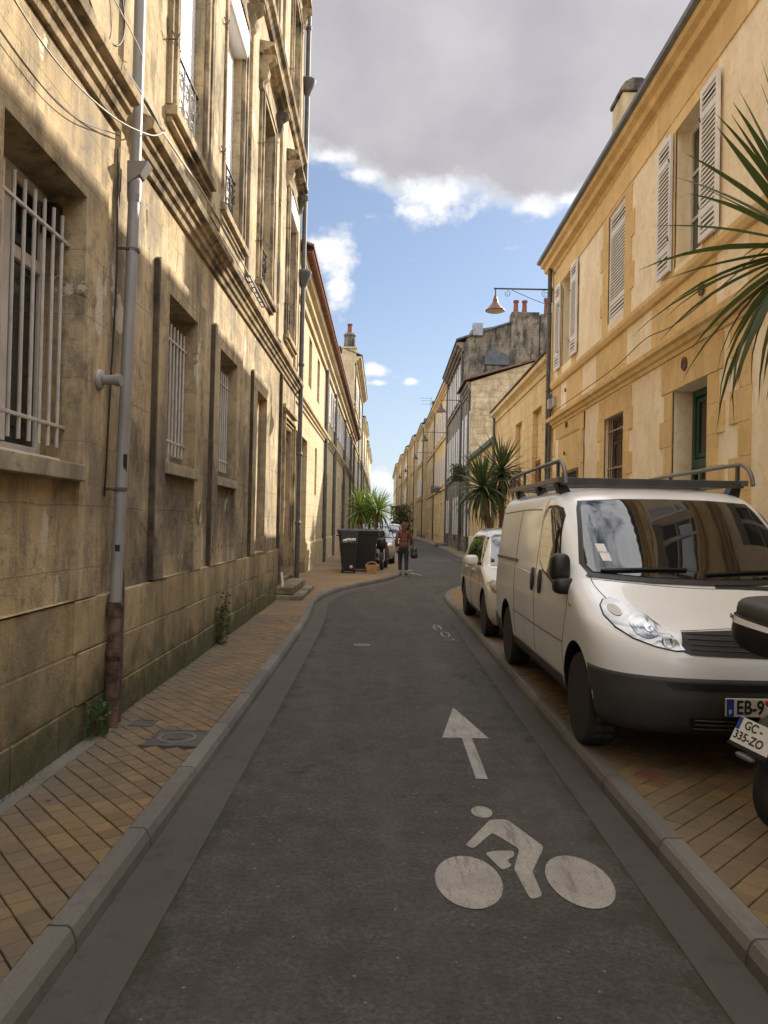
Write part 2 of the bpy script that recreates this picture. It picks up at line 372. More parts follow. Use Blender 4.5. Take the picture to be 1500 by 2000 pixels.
M['tile'] = simple('red_roof_tiles', (.17, .072, .047), .9, var=.45, scale=5, bmp=.4)
M['tilebrown'] = simple('brown_roof_tiles', (.12, .075, .055), .9, var=.4, scale=3, bmp=.4)
M['slate'] = simple('slate_roof', (.075, .078, .085), .75, var=.3, scale=4)
M['pot'] = simple('red_chimney_pot', (.15, .052, .038), .8, var=.25, scale=8)
M['zincroof'] = simple('zinc_flashing', (.20, .215, .235), .5, metal=.4, var=.2, scale=3)
M['cable_black'] = simple('black_cable', (.02, .018, .016), .6)
M['cable_white'] = simple('white_cable', (.50, .46, .39), .6)
M['cast'] = simple('cast_iron_cover', (.075, .068, .060), .7, var=.3, scale=14, bmp=.3)
M['greenzinc'] = simple('green_coping', (.085, .13, .11), .7, var=.3, scale=4)
M['redpaint'] = simple('red_brown_shutter', (.22, .055, .035), .7, var=.4, scale=4)
M['bark'] = simple('palm_bark', (.165, .095, .055), .95, var=.5, scale=14, bmp=.6)
def leafmat(name, c1, c2, rough=.45):
    m, t, b = principled(name); b.inputs['Roughness'].default_value = rough
    g = t.node('ShaderNodeNewGeometry')
    oi = t.node('ShaderNodeObjectInfo').outputs['Random']
    c = t.mix(t.math('FRACT', t.math('ADD', oi, g.outputs['Random Per Island'])), c1, c2)
    setc(b, t, c)
    tr = t.node('ShaderNodeBsdfTranslucent'); t.put(tr.inputs[0], t.mix(.5, c, (.25, .33, .05)))
    mx = t.node('ShaderNodeMixShader'); mx.inputs[0].default_value = .22
    t.l.new(b.outputs[0], mx.inputs[1]); t.l.new(tr.outputs[0], mx.inputs[2])
    t.l.new(mx.outputs[0], t.n['Material Output'].inputs[0]); return m
M['yucca'] = leafmat('sword_leaf', (.034, .056, .028), (.075, .100, .042))
M['yuccalit'] = leafmat('sunlit_sword_leaf', (.075, .135, .022), (.150, .215, .040))  # lighter copy of the sword leaf, sunlight put into its colour
M['drygrass'] = leafmat('dry_sword_leaf', (.20, .145, .06), (.14, .115, .045), .7)
M['weed'] = leafmat('weed_leaf', (.022, .050, .015), (.050, .085, .022), .6)
M['bush'] = leafmat('dark_bush_leaf', (.018, .030, .014), (.040, .055, .022), .6)
# ------------------------------------------------------------------ mesh helpers
class MB:
    def __init__(s): s.v = []; s.f = []; s.m = []
    def add(s, vs, fs, m=0):
        o = len(s.v); s.v += [tuple(p) for p in vs]
        for f in fs: s.f.append(tuple(i+o for i in f)); s.m.append(m)
        return s
    def box(s, a, b, m=0, P=None):
        x0, y0, z0 = a; x1, y1, z1 = b
        c = [(x0,y0,z0),(x1,y0,z0),(x1,y1,z0),(x0,y1,z0),(x0,y0,z1),(x1,y0,z1),(x1,y1,z1),(x0,y1,z1)]
        if P: c = [P(*q) for q in c]
        return s.add(c, [(0,3,2,1),(4,5,6,7),(0,1,5,4),(1,2,6,5),(2,3,7,6),(3,0,4,7)], m)
    def prism(s, poly, off, m=0):
        """poly: 3D points of one face, off: vector to the other face"""
        n = len(poly); off = Vector(off); a = [Vector(p) for p in poly]
        return s.add(a+[p+off for p in a], [tuple(range(n-1,-1,-1)), tuple(range(n,2*n))]+[(i,(i+1)%n,n+(i+1)%n,n+i) for i in range(n)], m)
    def tube(s, pts, r, n=8, m=0, cap=True):
        pts = [Vector(p) for p in pts]; rr = r if isinstance(r, (list, tuple)) else [r]*len(pts)
        rings = []; prev = None
        for i, p in enumerate(pts):
            d = (pts[min(i+1, len(pts)-1)]-pts[max(i-1, 0)]).normalized()
            if prev is None:
                a = d.orthogonal().normalized()
            else:
                a = (prev-d*prev.dot(d)).normalized()
            prev = a; b = d.cross(a)
            rings.append([p+(a*math.cos(2*math.pi*k/n)+b*math.sin(2*math.pi*k/n))*rr[i] for k in range(n)])
        vs = [q for r_ in rings for q in r_]; fs = []
        for i in range(len(pts)-1):
            for k in range(n): fs.append((i*n+k, i*n+(k+1)%n, (i+1)*n+(k+1)%n, (i+1)*n+k))
        if cap: fs += [tuple(range(n-1,-1,-1)), tuple(range((len(pts)-1)*n, len(pts)*n))]
        return s.add(vs, fs, m)
    def lathe(s, prof, o=(0,0,0), axis='z', n=16, m=0):
        """prof: list of (r, h)"""
        o = Vector(o); vs = []; fs = []
        for r, h in prof:
            for k in range(n):
                a = 2*math.pi*k/n; c, d = r*math.cos(a), r*math.sin(a)
                vs.append(o+Vector({'z': (c,d,h), 'x': (h,c,d), 'y': (c,h,d)}[axis]))
        for i in range(len(prof)-1):
            for k in range(n): fs.append((i*n+k, i*n+(k+1)%n, (i+1)*n+(k+1)%n, (i+1)*n+k))
        fs += [tuple(range(n-1,-1,-1)), tuple(range((len(prof)-1)*n, len(prof)*n))]
        return s.add(vs, fs, m)
    def extrude(s, prof, u0, u1, P, m=0):
        """closed profile of (w, z), swept along u from u0 to u1 through the mapping P(u, w, z)"""
        n = len(prof)
        vs = [P(u0, w, z) for w, z in prof]+[P(u1, w, z) for w, z in prof]
        return s.add(vs, [tuple(range(n-1,-1,-1)), tuple(range(n,2*n))]+[(i,(i+1)%n,n+(i+1)%n,n+i) for i in range(n)], m)
    def sheet(s, la, lb, z, m=0):
        """strip between two polylines (x, y)"""
        n = len(la); vs = [(x, y, z) for x, y in la]+[(x, y, z) for x, y in lb]
        return s.add(vs, [(i, i+1, n+i+1, n+i) for i in range(n-1)], m)
    def mesh(s, name, mats, origin=(0,0,0), recalc=True):
        me = bpy.data.meshes.new(name); o = Vector(origin)
        me.from_pydata([Vector(p)-o for p in s.v], [], s.f)
        for mt in mats: me.materials.append(mt)
        if len(mats) > 1: me.polygons.foreach_set('material_index', s.m)
        if recalc:
            bm = bmesh.new(); bm.from_mesh(me); bmesh.ops.recalc_face_normals(bm, faces=bm.faces); bm.to_mesh(me); bm.free()
        me.update(); return me
    def build(s, name, mats, parent=None, smooth=None, bevel=0, loc=None, recalc=True):
        if not isinstance(mats, (list, tuple)): mats = [mats]
        base = parent_loc(parent)
        org = Vector(loc) if loc is not None else base
        me = s.mesh(name, mats, org, recalc)
        if smooth is not None:
            me.polygons.foreach_set('use_smooth', [True]*len(me.polygons)); me.set_sharp_from_angle(angle=R(smooth))
        o = link(name, me, parent, org-base)
        if bevel:
            b = o.modifiers.new('bevel', 'BEVEL'); b.width = bevel; b.segments = 2; b.limit_method = 'ANGLE'; b.angle_limit = R(40); b.harden_normals = False
        return o
def parent_loc(p):
    v = Vector((0,0,0))
    while p is not None: v = v+Vector(p.location); p = p.parent
    return v
def link(name, data, parent=None, loc=(0,0,0)):
    o = bpy.data.objects.new(name, data); COL.objects.link(o); o.location = loc
    if parent is not None: o.parent = parent
    return o
def thing(name, label, cat, loc=(0,0,0), group=None):
    o = link(name, None, None, loc); o.empty_display_size = .2
    o['label'] = label; o['category'] = cat
    if group: o['group'] = group
    return o
def thing_part(name, parent, loc):
    o = link(name, None, parent, Vector(loc)-parent_loc(parent)); o.empty_display_size = .1; return o
def tag(o, label, cat, group=None):
    o['label'] = label; o['category'] = cat
    if group: o['group'] = group
    return o
def kind(o, k): o['kind'] = k; return o
def dup(o, parent=None, loc=None):
    """a copy of an object with copies of its parts; meshes are shared"""
    c = o.copy(); COL.objects.link(c)
    if parent is not None: c.parent = parent
    if loc is not None: c.location = loc
    for ch in [k for k in ALLCH(o)]: dup(ch, c)
    return c
def ALLCH(o): return sorted([k for k in bpy.data.objects if k.parent == o], key=lambda k: k.name)
def catmull(pts, n=8):
    out = []
    P = [Vector(p) for p in pts]; P = [P[0]*2-P[1]]+P+[P[-1]*2-P[-2]]
    for i in range(1, len(P)-2):
        a, b, c, d = P[i-1:i+3]
        for k in range(n):
            t = k/n
            out.append(.5*((2*b)+(c-a)*t+(2*a-5*b+4*c-d)*t*t+(3*b-a-3*c+d)*t**3))
    out.append(P[-2]); return out
def offset(pl, d):
    """offset a 2D polyline sideways (positive = to its right when walking along it)"""
    out = []
    for i, p in enumerate(pl):
        t = (pl[min(i+1, len(pl)-1)]-pl[max(i-1, 0)]).normalized()
        out.append(Vector((p[0]+t[1]*d, p[1]-t[0]*d)))
    return out
class Side:
    """facade coordinates: u along the street, w out of the wall, z up"""
    def __init__(s, x, sg, k=0.0): s.x = x; s.sg = sg; s.k = k
    def __call__(s, u, w, z): return (s.x+s.k*u+s.sg*w, u, z)
def facade(P, u0, u1, z0, z1, holes, w=0.0, mb=None, m=0, mr=None):
    """wall face with openings (ua, ub, za, zb, depth): cells outside them plus their reveals"""
    mb = mb or MB(); mr = m if mr is None else mr
    us = sorted({u0, u1, *[v for h in holes for v in h[:2] if u0 < v < u1]}); zs = sorted({z0, z1, *[v for h in holes for v in h[2:4] if z0 < v < z1]})
    for i in range(len(us)-1):
        for j in range(len(zs)-1):
            cu, cz = (us[i]+us[i+1])/2, (zs[j]+zs[j+1])/2
            if any(h[0] < cu < h[1] and h[2] < cz < h[3] for h in holes): continue
            mb.add([P(us[i], w, zs[j]), P(us[i+1], w, zs[j]), P(us[i+1], w, zs[j+1]), P(us[i], w, zs[j+1])], [(0,1,2,3)], m)
    for ua, ub, za, zb, dp in holes:
        q = lambda u, d, z: P(u, w-d, z)
        mb.add([q(ua,0,za),q(ua,dp,za),q(ua,dp,zb),q(ua,0,zb)], [(0,1,2,3)], mr)
        mb.add([q(ub,0,za),q(ub,dp,za),q(ub,dp,zb),q(ub,0,zb)], [(0,1,2,3)], mr)
        mb.add([q(ua,0,zb),q(ub,0,zb),q(ub,dp,zb),q(ua,dp,zb)], [(0,1,2,3)], mr)
        mb.add([q(ua,0,za),q(ub,0,za),q(ub,dp,za),q(ua,dp,za)], [(0,1,2,3)], mr)
        mb.add([q(ua,dp,za),q(ub,dp,za),q(ub,dp,zb),q(ua,dp,zb)], [(0,1,2,3)], mr)
    return mb
def shell(mb, P, u0, u1, z0, z1, w0, D, m=0, slope=0.0):
    """ends, back and top of a house body behind its facade; slope raises the roofline away from the street"""
    a, b = z1, z1+slope
    for u in (u0, u1): mb.add([P(u,w0,z0),P(u,-D,z0),P(u,-D,b),P(u,w0,a)], [(0,1,2,3)], m)
    mb.add([P(u0,-D,z0),P(u1,-D,z0),P(u1,-D,b),P(u0,-D,b)], [(0,1,2,3)], m)
    mb.add([P(u0,w0,a),P(u1,w0,a),P(u1,-D,b),P(u0,-D,b)], [(0,1,2,3)], m)
    return mb
def ring_frame(P, ua, ub, za, zb, wa, wb, t, mb=None, m=0, bottom=True):
    mb = mb or MB()
    mb.box((ua,wa,za), (ua+t,wb,zb), m, P); mb.box((ub-t,wa,za), (ub,wb,zb), m, P)
    mb.box((ua+t,wa,zb-t), (ub-t,wb,zb), m, P)
    if bottom: mb.box((ua+t,wa,za), (ub-t,wb,za+t), m, P)
    return mb

# ------------------------------------------------------------------ ground, road, pavements
kind(MB().add([(-900,-900,-.03),(900,-900,-.03),(900,900,-.03),(-900,900,-.03)], [(0,1,2,3)]).build('ground', M['earth'], recalc=False), 'structure')
LE = catmull([(-.87,-9),(-.87,0),(-.87,8),(-.90,12),(-.98,14.3),(-1.03,15.6),(-.70,18.2),(.32,21.4),(.82,23.6),(.95,26),(1.05,34),(1.15,60),(.6,100),(-.2,170),(-.6,240)], 8)
RE = catmull([(1.21,-9),(1.21,0),(1.21,8),(1.20,13),(1.17,15.6),(1.20,17.0),(1.42,18.3),(1.85,19.6),(2.55,21.2),(3.05,23.2),(3.32,26),(3.55,34),(3.7,60),(2.9,100),(1.8,170),(1.1,240)], 8)
LG, RG = offset(LE, -.25), offset(RE, .20)
LK, RK = offset(LE, -.36), offset(RE, .325)
road = kind(MB().sheet(LE, RE, 0.0).build('road', M['asphalt'], recalc=False), 'structure')
gl = kind(MB().sheet(LG, LE, .003).build('gutter', M['gutter'], recalc=False), 'structure')
gr = kind(MB().sheet(RE, RG, .003).build('gutter', M['gutter'], recalc=False), 'structure')
PZ = .10
def kerb(pa, pb, name):
    root = kind(link(name, None), 'structure')
    # resample both edges by arc length of pa
    def resample(pl, ts):
        d = [0]
        for a, b in zip(pl, pl[1:]): d.append(d[-1]+(b-a).length)
        out = []; q = 0
        for t in ts:
            while q < len(d)-2 and d[q+1] < t: q += 1
            f = (t-d[q])/max(1e-6, d[q+1]-d[q]); out.append(pl[q].lerp(pl[q+1], min(1, max(0, f))))
        return out
    tot = sum((b-a).length for a, b in zip(pa, pa[1:])); totb = sum((b-a).length for a, b in zip(pb, pb[1:]))
    t = 0; cuts = [0]
    rnd = random.Random(name)
    while t < tot-2:
        y = resample(pa, [t])[0][1]
        t += (1.0 if y < 20 else 2.5 if y < 60 else 8)*rnd.uniform(.93, 1.07); cuts.append(min(t, tot))
    # map by nearest y-projection: use the same fraction along both edges
    for a, b in zip(cuts, cuts[1:]):
        n = 5; ts = [a+.007+(b-a-.014)*k/(n-1) for k in range(n)]
        A = resample(pa, ts); B = [None]*n
        for k in range(n):
            # closest point on pb
            best = None
            for p, q in zip(pb, pb[1:]):
                dv = q-p; f = max(0, min(1, (A[k]-p).dot(dv)/max(1e-9, dv.length_squared))); c = p+dv*f
                dd = (c-A[k]).length_squared
                if best is None or dd < best[0]: best = (dd, c)
            B[k] = best[1]
        mb = MB(); dz = rnd.uniform(-.003, .003)
        prof = lambda p, q: [(p[0],p[1],-.02),(p[0]+(q[0]-p[0])*.05,p[1]+(q[1]-p[1])*.05,PZ-.050+dz),(p[0]+(q[0]-p[0])*.20,p[1]+(q[1]-p[1])*.20,PZ-.012+dz),(p[0]+(q[0]-p[0])*.34,p[1]+(q[1]-p[1])*.34,PZ+dz),(q[0],q[1],PZ+dz),(q[0],q[1],-.02)]
        vs = [v for p, q in zip(A, B) for v in prof(p, q)]; fs = []
        for k in range(n-1):
            for e in range(6): fs.append((k*6+e, k*6+(e+1)%6, (k+1)*6+(e+1)%6, (k+1)*6+e))
        fs += [(5,4,3,2,1,0), tuple(range((n-1)*6, n*6))]
        mb.add(vs, fs); mb.build('kerb_stone', M['kerb'], root)
kerb(LG, LK, 'kerb'); kerb(RG, RK, 'kerb')
# pavement slabs under and beyond the separate pavers
PAVL_END, PAVR_END = 12.6, 9.5
WALLX_L, WALLX_R = -2.035, 4.1
def clip_line(pl, y0, y1):
    out = [p for p in pl if y0 < p[1] < y1]
    def at(y):
        for a, b in zip(pl, pl[1:]):
            if a[1] <= y <= b[1]: return a.lerp(b, (y-a[1])/max(1e-9, b[1]-a[1]))
        return None
    a, b = at(y0), at(y1)
    return ([a] if a else [])+out+([b] if b else [])
def pave(name, pl, xw, y0, y1, z, mat):
    e = clip_line(pl, y0, y1); w = [Vector((xw, p[1])) for p in e]
    return kind(MB().sheet(w, e, z).build(name, mat, recalc=False), 'structure')
pavl = pave('pavement', LK, -2.6, -9, PAVL_END, PZ-.012, M['grout'])
pave('pavement', LK, -2.9, PAVL_END, 239, PZ, M['paverfar'])
pavr = pave('parking_bay', RK, 5.2, -9, PAVR_END, PZ-.012, M['grout'])
pave('pavement', RK, 6.4, PAVR_END, 239, PZ, M['paverfar'])
def poly_clip(poly, f):
    """clip polygon to f(x,y) <= 0 (f linear)"""
    out = []
    for a, b in zip(poly, poly[1:]+poly[:1]):
        fa, fb = f(*a), f(*b)
        if fa <= 0: out.append(a)
        if (fa < 0 < fb) or (fb < 0 < fa):
            t = fa/(fa-fb); out.append((a[0]+(b[0]-a[0])*t, a[1]+(b[1]-a[1])*t))
    return out
def pavers(root, x0, x1, y0, y1, la, lb, seed, limit=290, ang=R(45), long_dir=1, skip=(), gb=.0026, gaa=.0030):
    """bricks laid diagonally between two straight edges; the nearest are separate parts, the rest one joined part"""
    rnd = random.Random(seed); g = gb; ga = gaa
    ca, sa = math.cos(ang), math.sin(ang)
    cells = []
    n = int((y1-y0+x1-x0)/min(la, lb))+6
    cx, cy = x0, y0
    for i in range(-n, n):
        for j in range(-n, n):
            a, b = i*la, j*lb
            q = [(a+ga,b+g),(a+la-ga,b+g),(a+la-ga,b+lb-g),(a+ga,b+lb-g)]
            q = [(cx+u*ca-v*sa, cy+u*sa+v*ca) for u, v in q]
            mx, my = sum(p[0] for p in q)/4, sum(p[1] for p in q)/4
            if not (x0-.2 < mx < x1+.2 and y0-.2 < my < y1+.2): continue
            c = poly_clip(q, lambda x, y: x0-x)
            for f in (lambda x, y: x-x1, lambda x, y: y0-y, lambda x, y: y-y1):
                if len(c) > 2: c = poly_clip(c, f)
            for (sx0, sx1, sy0, sy1) in skip:
                if len(c) > 2 and sx0 < mx < sx1 and sy0 < my < sy1: c = []
            if len(c) < 3: continue
            ar = abs(sum(c[k][0]*c[(k+1)%len(c)][1]-c[(k+1)%len(c)][0]*c[k][1] for k in range(len(c))))/2
            if ar < 3e-4: continue
            cells.append((my, mx, c, ar, len(c) == 4 and abs(ar-(la-2*ga)*(lb-2*g)) < 1e-6))
    cells.sort(key=lambda c: c[0]**2+c[1]**2 if True else 0)
    full = None; rest = MB(); cnt = 0
    def brick(c, o, dz):
        k = len(c); b = .003
        gx, gy = sum(p[0] for p in c)/k, sum(p[1] for p in c)/k
        ins = [(gx+(x-gx)*(1-2*b/la), gy+(y-gy)*(1-2*b/lb)) for x, y in c]
        vs = [(x-o[0], y-o[1], -.03) for x, y in c]+[(x-o[0], y-o[1], -.004) for x, y in c]+[(x-o[0], y-o[1], 0) for x, y in ins]
        fs = [tuple(range(2*k, 3*k))]+[(i, (i+1)%k, k+(i+1)%k, k+i) for i in range(k)]+[(k+i, k+(i+1)%k, 2*k+(i+1)%k, 2*k+i) for i in range(k)]
        return vs, fs
    for my, mx, c, ar, isfull in cells:
        dz = rnd.uniform(-.0022, .0022)
        visible = my > 2.1
        if cnt < limit and visible and ar > .002:
            cnt += 1
            if isfull:
                if full is None:
                    vs, fs = brick(c, (mx, my), 0); full = MB().add(vs, fs).mesh('paver', [M['paver']])
                link('paver', full, root, (mx, my, PZ+dz))
            else:
                vs, fs = brick(c, (mx, my), 0); link('paver', MB().add(vs, fs).mesh('paver', [M['paver']]), root, (mx, my, PZ+dz))
        else:
            vs, fs = brick(c, (0, 0), 0); rest.add([(x, y, z+PZ+dz) for x, y, z in vs], fs)
    kind(rest.build('pavers', M['paver'], root), 'stuff')
pavers(pavl, WALLX_L, -1.232, .5, PAVL_END, .105, .100, 3, skip=[(-1.60,-1.22,5.24,5.66)], ang=R(40))
pavers(pavr, 1.537, WALLX_R, .8, PAVR_END, .112, .112, 5, gb=.0030, gaa=.0014)
# painted marks on the road
def flat(name, polys, z=.004):
    mb = MB()
    for p in polys:
        vs = [(x, y, z) for x, y in p]; mb.add(vs, [tuple(range(len(p)))])
    o = mb.build(name, M['paint'], road, recalc=False); return o
def ell(cx, cy, rx, ry, n=40): return [(cx+rx*math.cos(2*math.pi*k/n), cy+ry*math.sin(2*math.pi*k/n)) for k in range(n)]
flat('direction_arrow', [[(.676,6.93),(.500,5.945),(.862,5.945)], [(.652,5.944),(.645,5.0),(.722,5.0),(.731,5.944)]])
def rounded(poly, r=.02, n=4):
    out = []
    P = [Vector(p) for p in poly]
    for i, p in enumerate(P):
        a, b = P[i-1], P[(i+1)%len(P)]
        ra = min(r, (a-p).length*.45); rb = min(r, (b-p).length*.45)
        s, e = p+(a-p).normalized()*ra, p+(b-p).normalized()*rb
        for k in range(n+1):
            t = k/n; out.append(tuple((1-t)**2*s+2*t*(1-t)*p+t*t*e))
    return out
def tri_fill(name, polys, z=.004):
    bm = bmesh.new()
    for p in polys:
        f = bm.faces.new([bm.verts.new((x, y, z)) for x, y in p]); f.normal_update()
        if f.normal.z < 0: f.normal_flip()
    bmesh.ops.triangulate(bm, faces=bm.faces)
    me = bpy.data.meshes.new(name); bm.to_mesh(me); bm.free(); me.materials.append(M['paint'])
    return link(name, me, road)
body = [(.462,3.965),(.640,4.315),(.735,4.325),(.868,3.965),(.752,3.68),(.752,3.44),(.690,3.405),(.668,3.70),(.735,3.93),(.628,4.135),(.500,3.925)]
tri_fill('bicycle_symbol', [ell(.608,4.428,.060,.088), ell(.436,3.575,.155,.262), ell(.955,3.60,.150,.265), rounded(body, .03),
         rounded([(.553,3.875),(.600,3.905),(.704,3.910),(.694,3.845),(.650,3.80),(.665,3.735),(.610,3.690)], .02)])
def stroke(pts, wd):
    pl = [Vector(p) for p in pts]; a, b = offset(pl, wd/2), offset(pl, -wd/2)
    return list(zip(a, b))
def strokes(name, lines, wd):
    mb = MB()
    for pts in lines:
        q = stroke(pts, wd); n = len(q)
        mb.add([(p[0][0], p[0][1], .004) for p in q]+[(p[1][0], p[1][1], .004) for p in q], [(i, i+1, n+i+1, n+i) for i in range(n-1)])
    return mb.build(name, M['paint'], road, recalc=False)
# hand painted digits 1 0 and a 9-like curl, reading along the kerb
def digit(cx, cy, pts): return [(cx+a, cy+b) for a, b in pts]
arc = lambda rx, ry, a0, a1, n=14: [(rx*math.cos(R(a0+(a1-a0)*k/n)), ry*math.sin(R(a0+(a1-a0)*k/n))) for k in range(n+1)]
strokes('painted_number', [digit(1.00,10.93,[(-.085,.02),(.075,.02),(.045,.16)]), digit(.985,11.50,arc(.06,.26,0,360)),
        digit(.915,12.22,arc(.055,.34,-40,250)), digit(.90,12.1,[(.045,.10),(.02,.30),(-.01,.18)])], .020)
strokes('survey_mark', [digit(-.235,10.35,arc(.10,.07,0,360)), digit(-.235,10.35,[(-.045,-.02),(.045,.02)])], .028)
strokes('bay_line', [[(2.30,34.3),(3.20,34.2)], [(2.45,36.4),(2.75,36.3)]], .10)
strokes('bay_line', [[(.97,25.6),(1.30,24.4)], [(.92,26.6),(1.12,27.2)]], .09)
# inspection covers
def cover(label, x0, x1, y0, y1, z, ringed=True):
    root = thing('manhole_cover', label, 'manhole cover', ((x0+x1)/2, (y0+y1)/2, z))
    mb = MB(); P = lambda u, w, h: (u, w, h)
    ring_frame(lambda u, w, h: (u, h, w), x0, x1, y0, y1, z-.03, z+.004, .02, mb)
    mb.build('frame', M['cast'], root)
    MB().box((x0+.021,y0+.021,z-.03), (x1-.021,y1-.021,z+.001)).build('plate', M['cast'], root)
    if ringed:
        c = ((x0+x1)/2, (y0+y1)/2, z)
        r = min(x1-x0, y1-y0)*.36
        MB().lathe([(r-.022,-.005),(r-.022,.006),(r,.006),(r,-.005)], c, n=28).build('rim', M['kerb'], root, smooth=30)
        MB().lathe([(r*.45,-.005),(r*.45,.006),(r*.2,.007),(.002,.007)], c, n=20).build('boss', M['cast'], root, smooth=30)
cover('square cast iron cover with a raised ring, set in the left pavement against the kerb', -1.60, -1.225, 5.25, 5.65, PZ)
cover('small plain iron cover in the left pavement beside the wall foot', -1.85, -1.68, 5.72, 5.90, PZ+.004, False)
kind(MB().box((-2.035,2.6,.07), (-1.93,5.75,PZ+.006)).build('cement_strip', M['slab'], bevel=.004), 'structure')
# ------------------------------------------------------------------ old townhouse on the left
PL = Side(-2.08, 1)
L1 = thing('old_townhouse', 'tall weathered limestone townhouse with barred ground floor windows, left foreground', 'building', (-2.08, 7, 0))
HOODZ = 9.12
GW = [(4.02, 5.15, 2.00, 3.80), (7.18, 8.27, 2.18, 3.76), (9.45, 10.56, 2.18, 3.76)]   # ground floor windows
GS = [(3.55, 5.55), (6.88, 8.66), (9.17, 10.95)]                                          # raised surrounds
BL = (12.28, 13.30, 1.12, 3.73)                                                           # blind window
DO = (15.72, 17.15, .44, 3.62)                                                            # door opening
UP = [7.90, 10.05, 12.95, 16.45]                                                          # upper window axes
UW = .56
# ground floor wall face
body = MB()
holes = [(a, b, za, zb, .30) for a, b, za, zb in GW]+[(BL[0],BL[1],BL[2],BL[3],.075), (DO[0],DO[1],.0,DO[3],.50)]
facade(PL, -14, 18.0, -.02, 4.60, holes, 0, body, 0)
up = [(c-UW, c+UW, 5.52, 8.45, .34) for c in UP]+[(c-UW, c+UW, 10.35, 12.7, .34) for c in UP]+[(c-UW, c+UW, 5.52, 8.45, .34) for c in (-4, 0.2, 3.2)]+[(c-UW, c+UW, 10.35, 12.7, .34) for c in (-4, .2, 3.2)]
facade(PL, -14, 18.0, 4.60, 15.2, up, 0, body, 0)
shell(body, PL, -14, 18.0, -.02, 15.2, 0, 9)
body.build('wall', M['old'], L1, recalc=False)
# raised surrounds with an apron recess below each sill
for (a, b), (ua, ub, za, zb) in zip(GS, GW):
    mb = facade(PL, a, b, 1.09, 4.00, [(ua, ub, za, zb, .05), (ua, ub, 1.09, za-.12, .05)], .05)
    mb.f = [f for f in mb.f if not all(abs(mb.v[k][0]-PL.x) < 1e-6 for k in f)]; mb.m = [0]*len(mb.f)
    for u in (a, b): mb.add([PL(u,0,1.09),PL(u,.05,1.09),PL(u,.05,4.0),PL(u,0,4.0)], [(0,1,2,3)])
    mb.add([PL(a,0,4.0),PL(b,0,4.0),PL(b,.05,4.0),PL(a,.05,4.0)], [(0,1,2,3)])
    mb.build('window_surround', M['old'], L1, recalc=False)
mb = facade(PL, 11.95, 13.62, 1.09, 4.0, [(BL[0],BL[1],BL[2],BL[3],.05)], .05)
mb.f = [f for f in mb.f if not all(abs(mb.v[k][0]-PL.x) < 1e-6 for k in f)]; mb.m = [0]*len(mb.f)
for u in (11.95, 13.62): mb.add([PL(u,0,1.09),PL(u,.05,1.09),PL(u,.05,4.0),PL(u,0,4.0)], [(0,1,2,3)])
mb.build('blind_window_surround', M['old'], L1, recalc=False)
# foot of big stone blocks
rnd = random.Random(11)
MB().box((-2.0,-.05,-.02), (15.27,.037,1.075), 0, PL).build('mortar', M['oldlow'], L1)
for z0, z1, w in ((-.02, .36, .055), (.365, .72, .048), (.725, 1.09, .045)):
    u = -2.0+rnd.random()*.4
    while u < 15.25:
        L = rnd.uniform(.62, 1.15) if z1 > .4 else rnd.uniform(.30, .85)
        v = min(u+L, 15.28)
        if v-u < .2: break
        ww = w+rnd.uniform(-.012, .010)
        zz = z1-(rnd.uniform(0, .02) if z1 > 1 else 0)
        MB().box((u+.003, -.05, z0+.003), (v-.003, max(.039, ww), zz), 0, PL).build('stone', M['oldlow'], L1, bevel=.008)
        u = v
# plain slab steps of the wall between door and corner
MB().box((17.40,-.05,-.02), (17.98,.05,1.02), 0, PL).build('stone', M['oldlow'], L1, bevel=.01)
for u in (6.88, 9.17, 11.95): MB().box((u-.042,.0,1.10), (u-.001,.047,3.97), 0, PL).build('edge_strip', M['darkstone'], L1)  # thin dark brown strips along the edges of the surrounds
MB().box((15.20,.0,1.10), (15.27,.06,4.56), 0, PL).build('edge_strip', M['darkstone'], L1)
# ground floor windows: pale frame, panes, sill and bars
def ground_window(i, ua, ub, za, zb, near):
    fr = MB(); d = -.22
    ring_frame(PL, ua, ub, za+.02, zb, d-.05, d, .075, fr)
    um = (ua+ub)/2
    fr.box((um-.055,d-.05,za+.10), (um+.055,d+.012,zb-.075), 0, PL)
    zt = zb-.52
    fr.box((ua+.075,d-.05,zt-.04), (ub-.075,d+.008,zt+.04), 0, PL)
    w = fr.build('window', M['whiteframe'], L1, bevel=.004)
    for a, b in ((ua+.077, um-.057), (um+.057, ub-.077)):
        for q, r_ in ((za+.1, zt-.042), (zt+.042, zb-.077)):
            MB().box((a,d-.035,q), (b,d-.02,r_), 0, PL).build('pane', M['glass'], w)
    sl = MB()
    sl.box((ua-.03,-.23,za-.115), (ub+.05 if not near else ub+.02,.085,za-.004), 0, PL)
    sl.build('sill', M['oldreveal'], L1, bevel=.008)
    MB().box((ua,-.23,za-.004), (ub-.06,-.06,za+.03), 0, PL).build('sill_board', M['whiteframe'], L1, bevel=.004)
    g = thing_part('grille', L1, PL(um, -.07, za))
    n = 8 if near else 8
    for k in range(n):
        u = ub-.10-k*(ub-ua-.2)/(n-1)
        MB().tube([PL(u,-.07,za+.10), PL(u,-.07,zb-.17)], .0125, 8).build('bar', M['whitemetal'], g, smooth=40)
    for z in (za+.24, zb-.33):
        MB().box((ua-.0,-.078,z-.011), (ub+.0,-.056,z+.011), 0, PL).build('cross_bar', M['whitemetal'], g, bevel=.003)
for i, (ua, ub, za, zb) in enumerate(GW): ground_window(i, ua, ub, za, zb, i == 0)
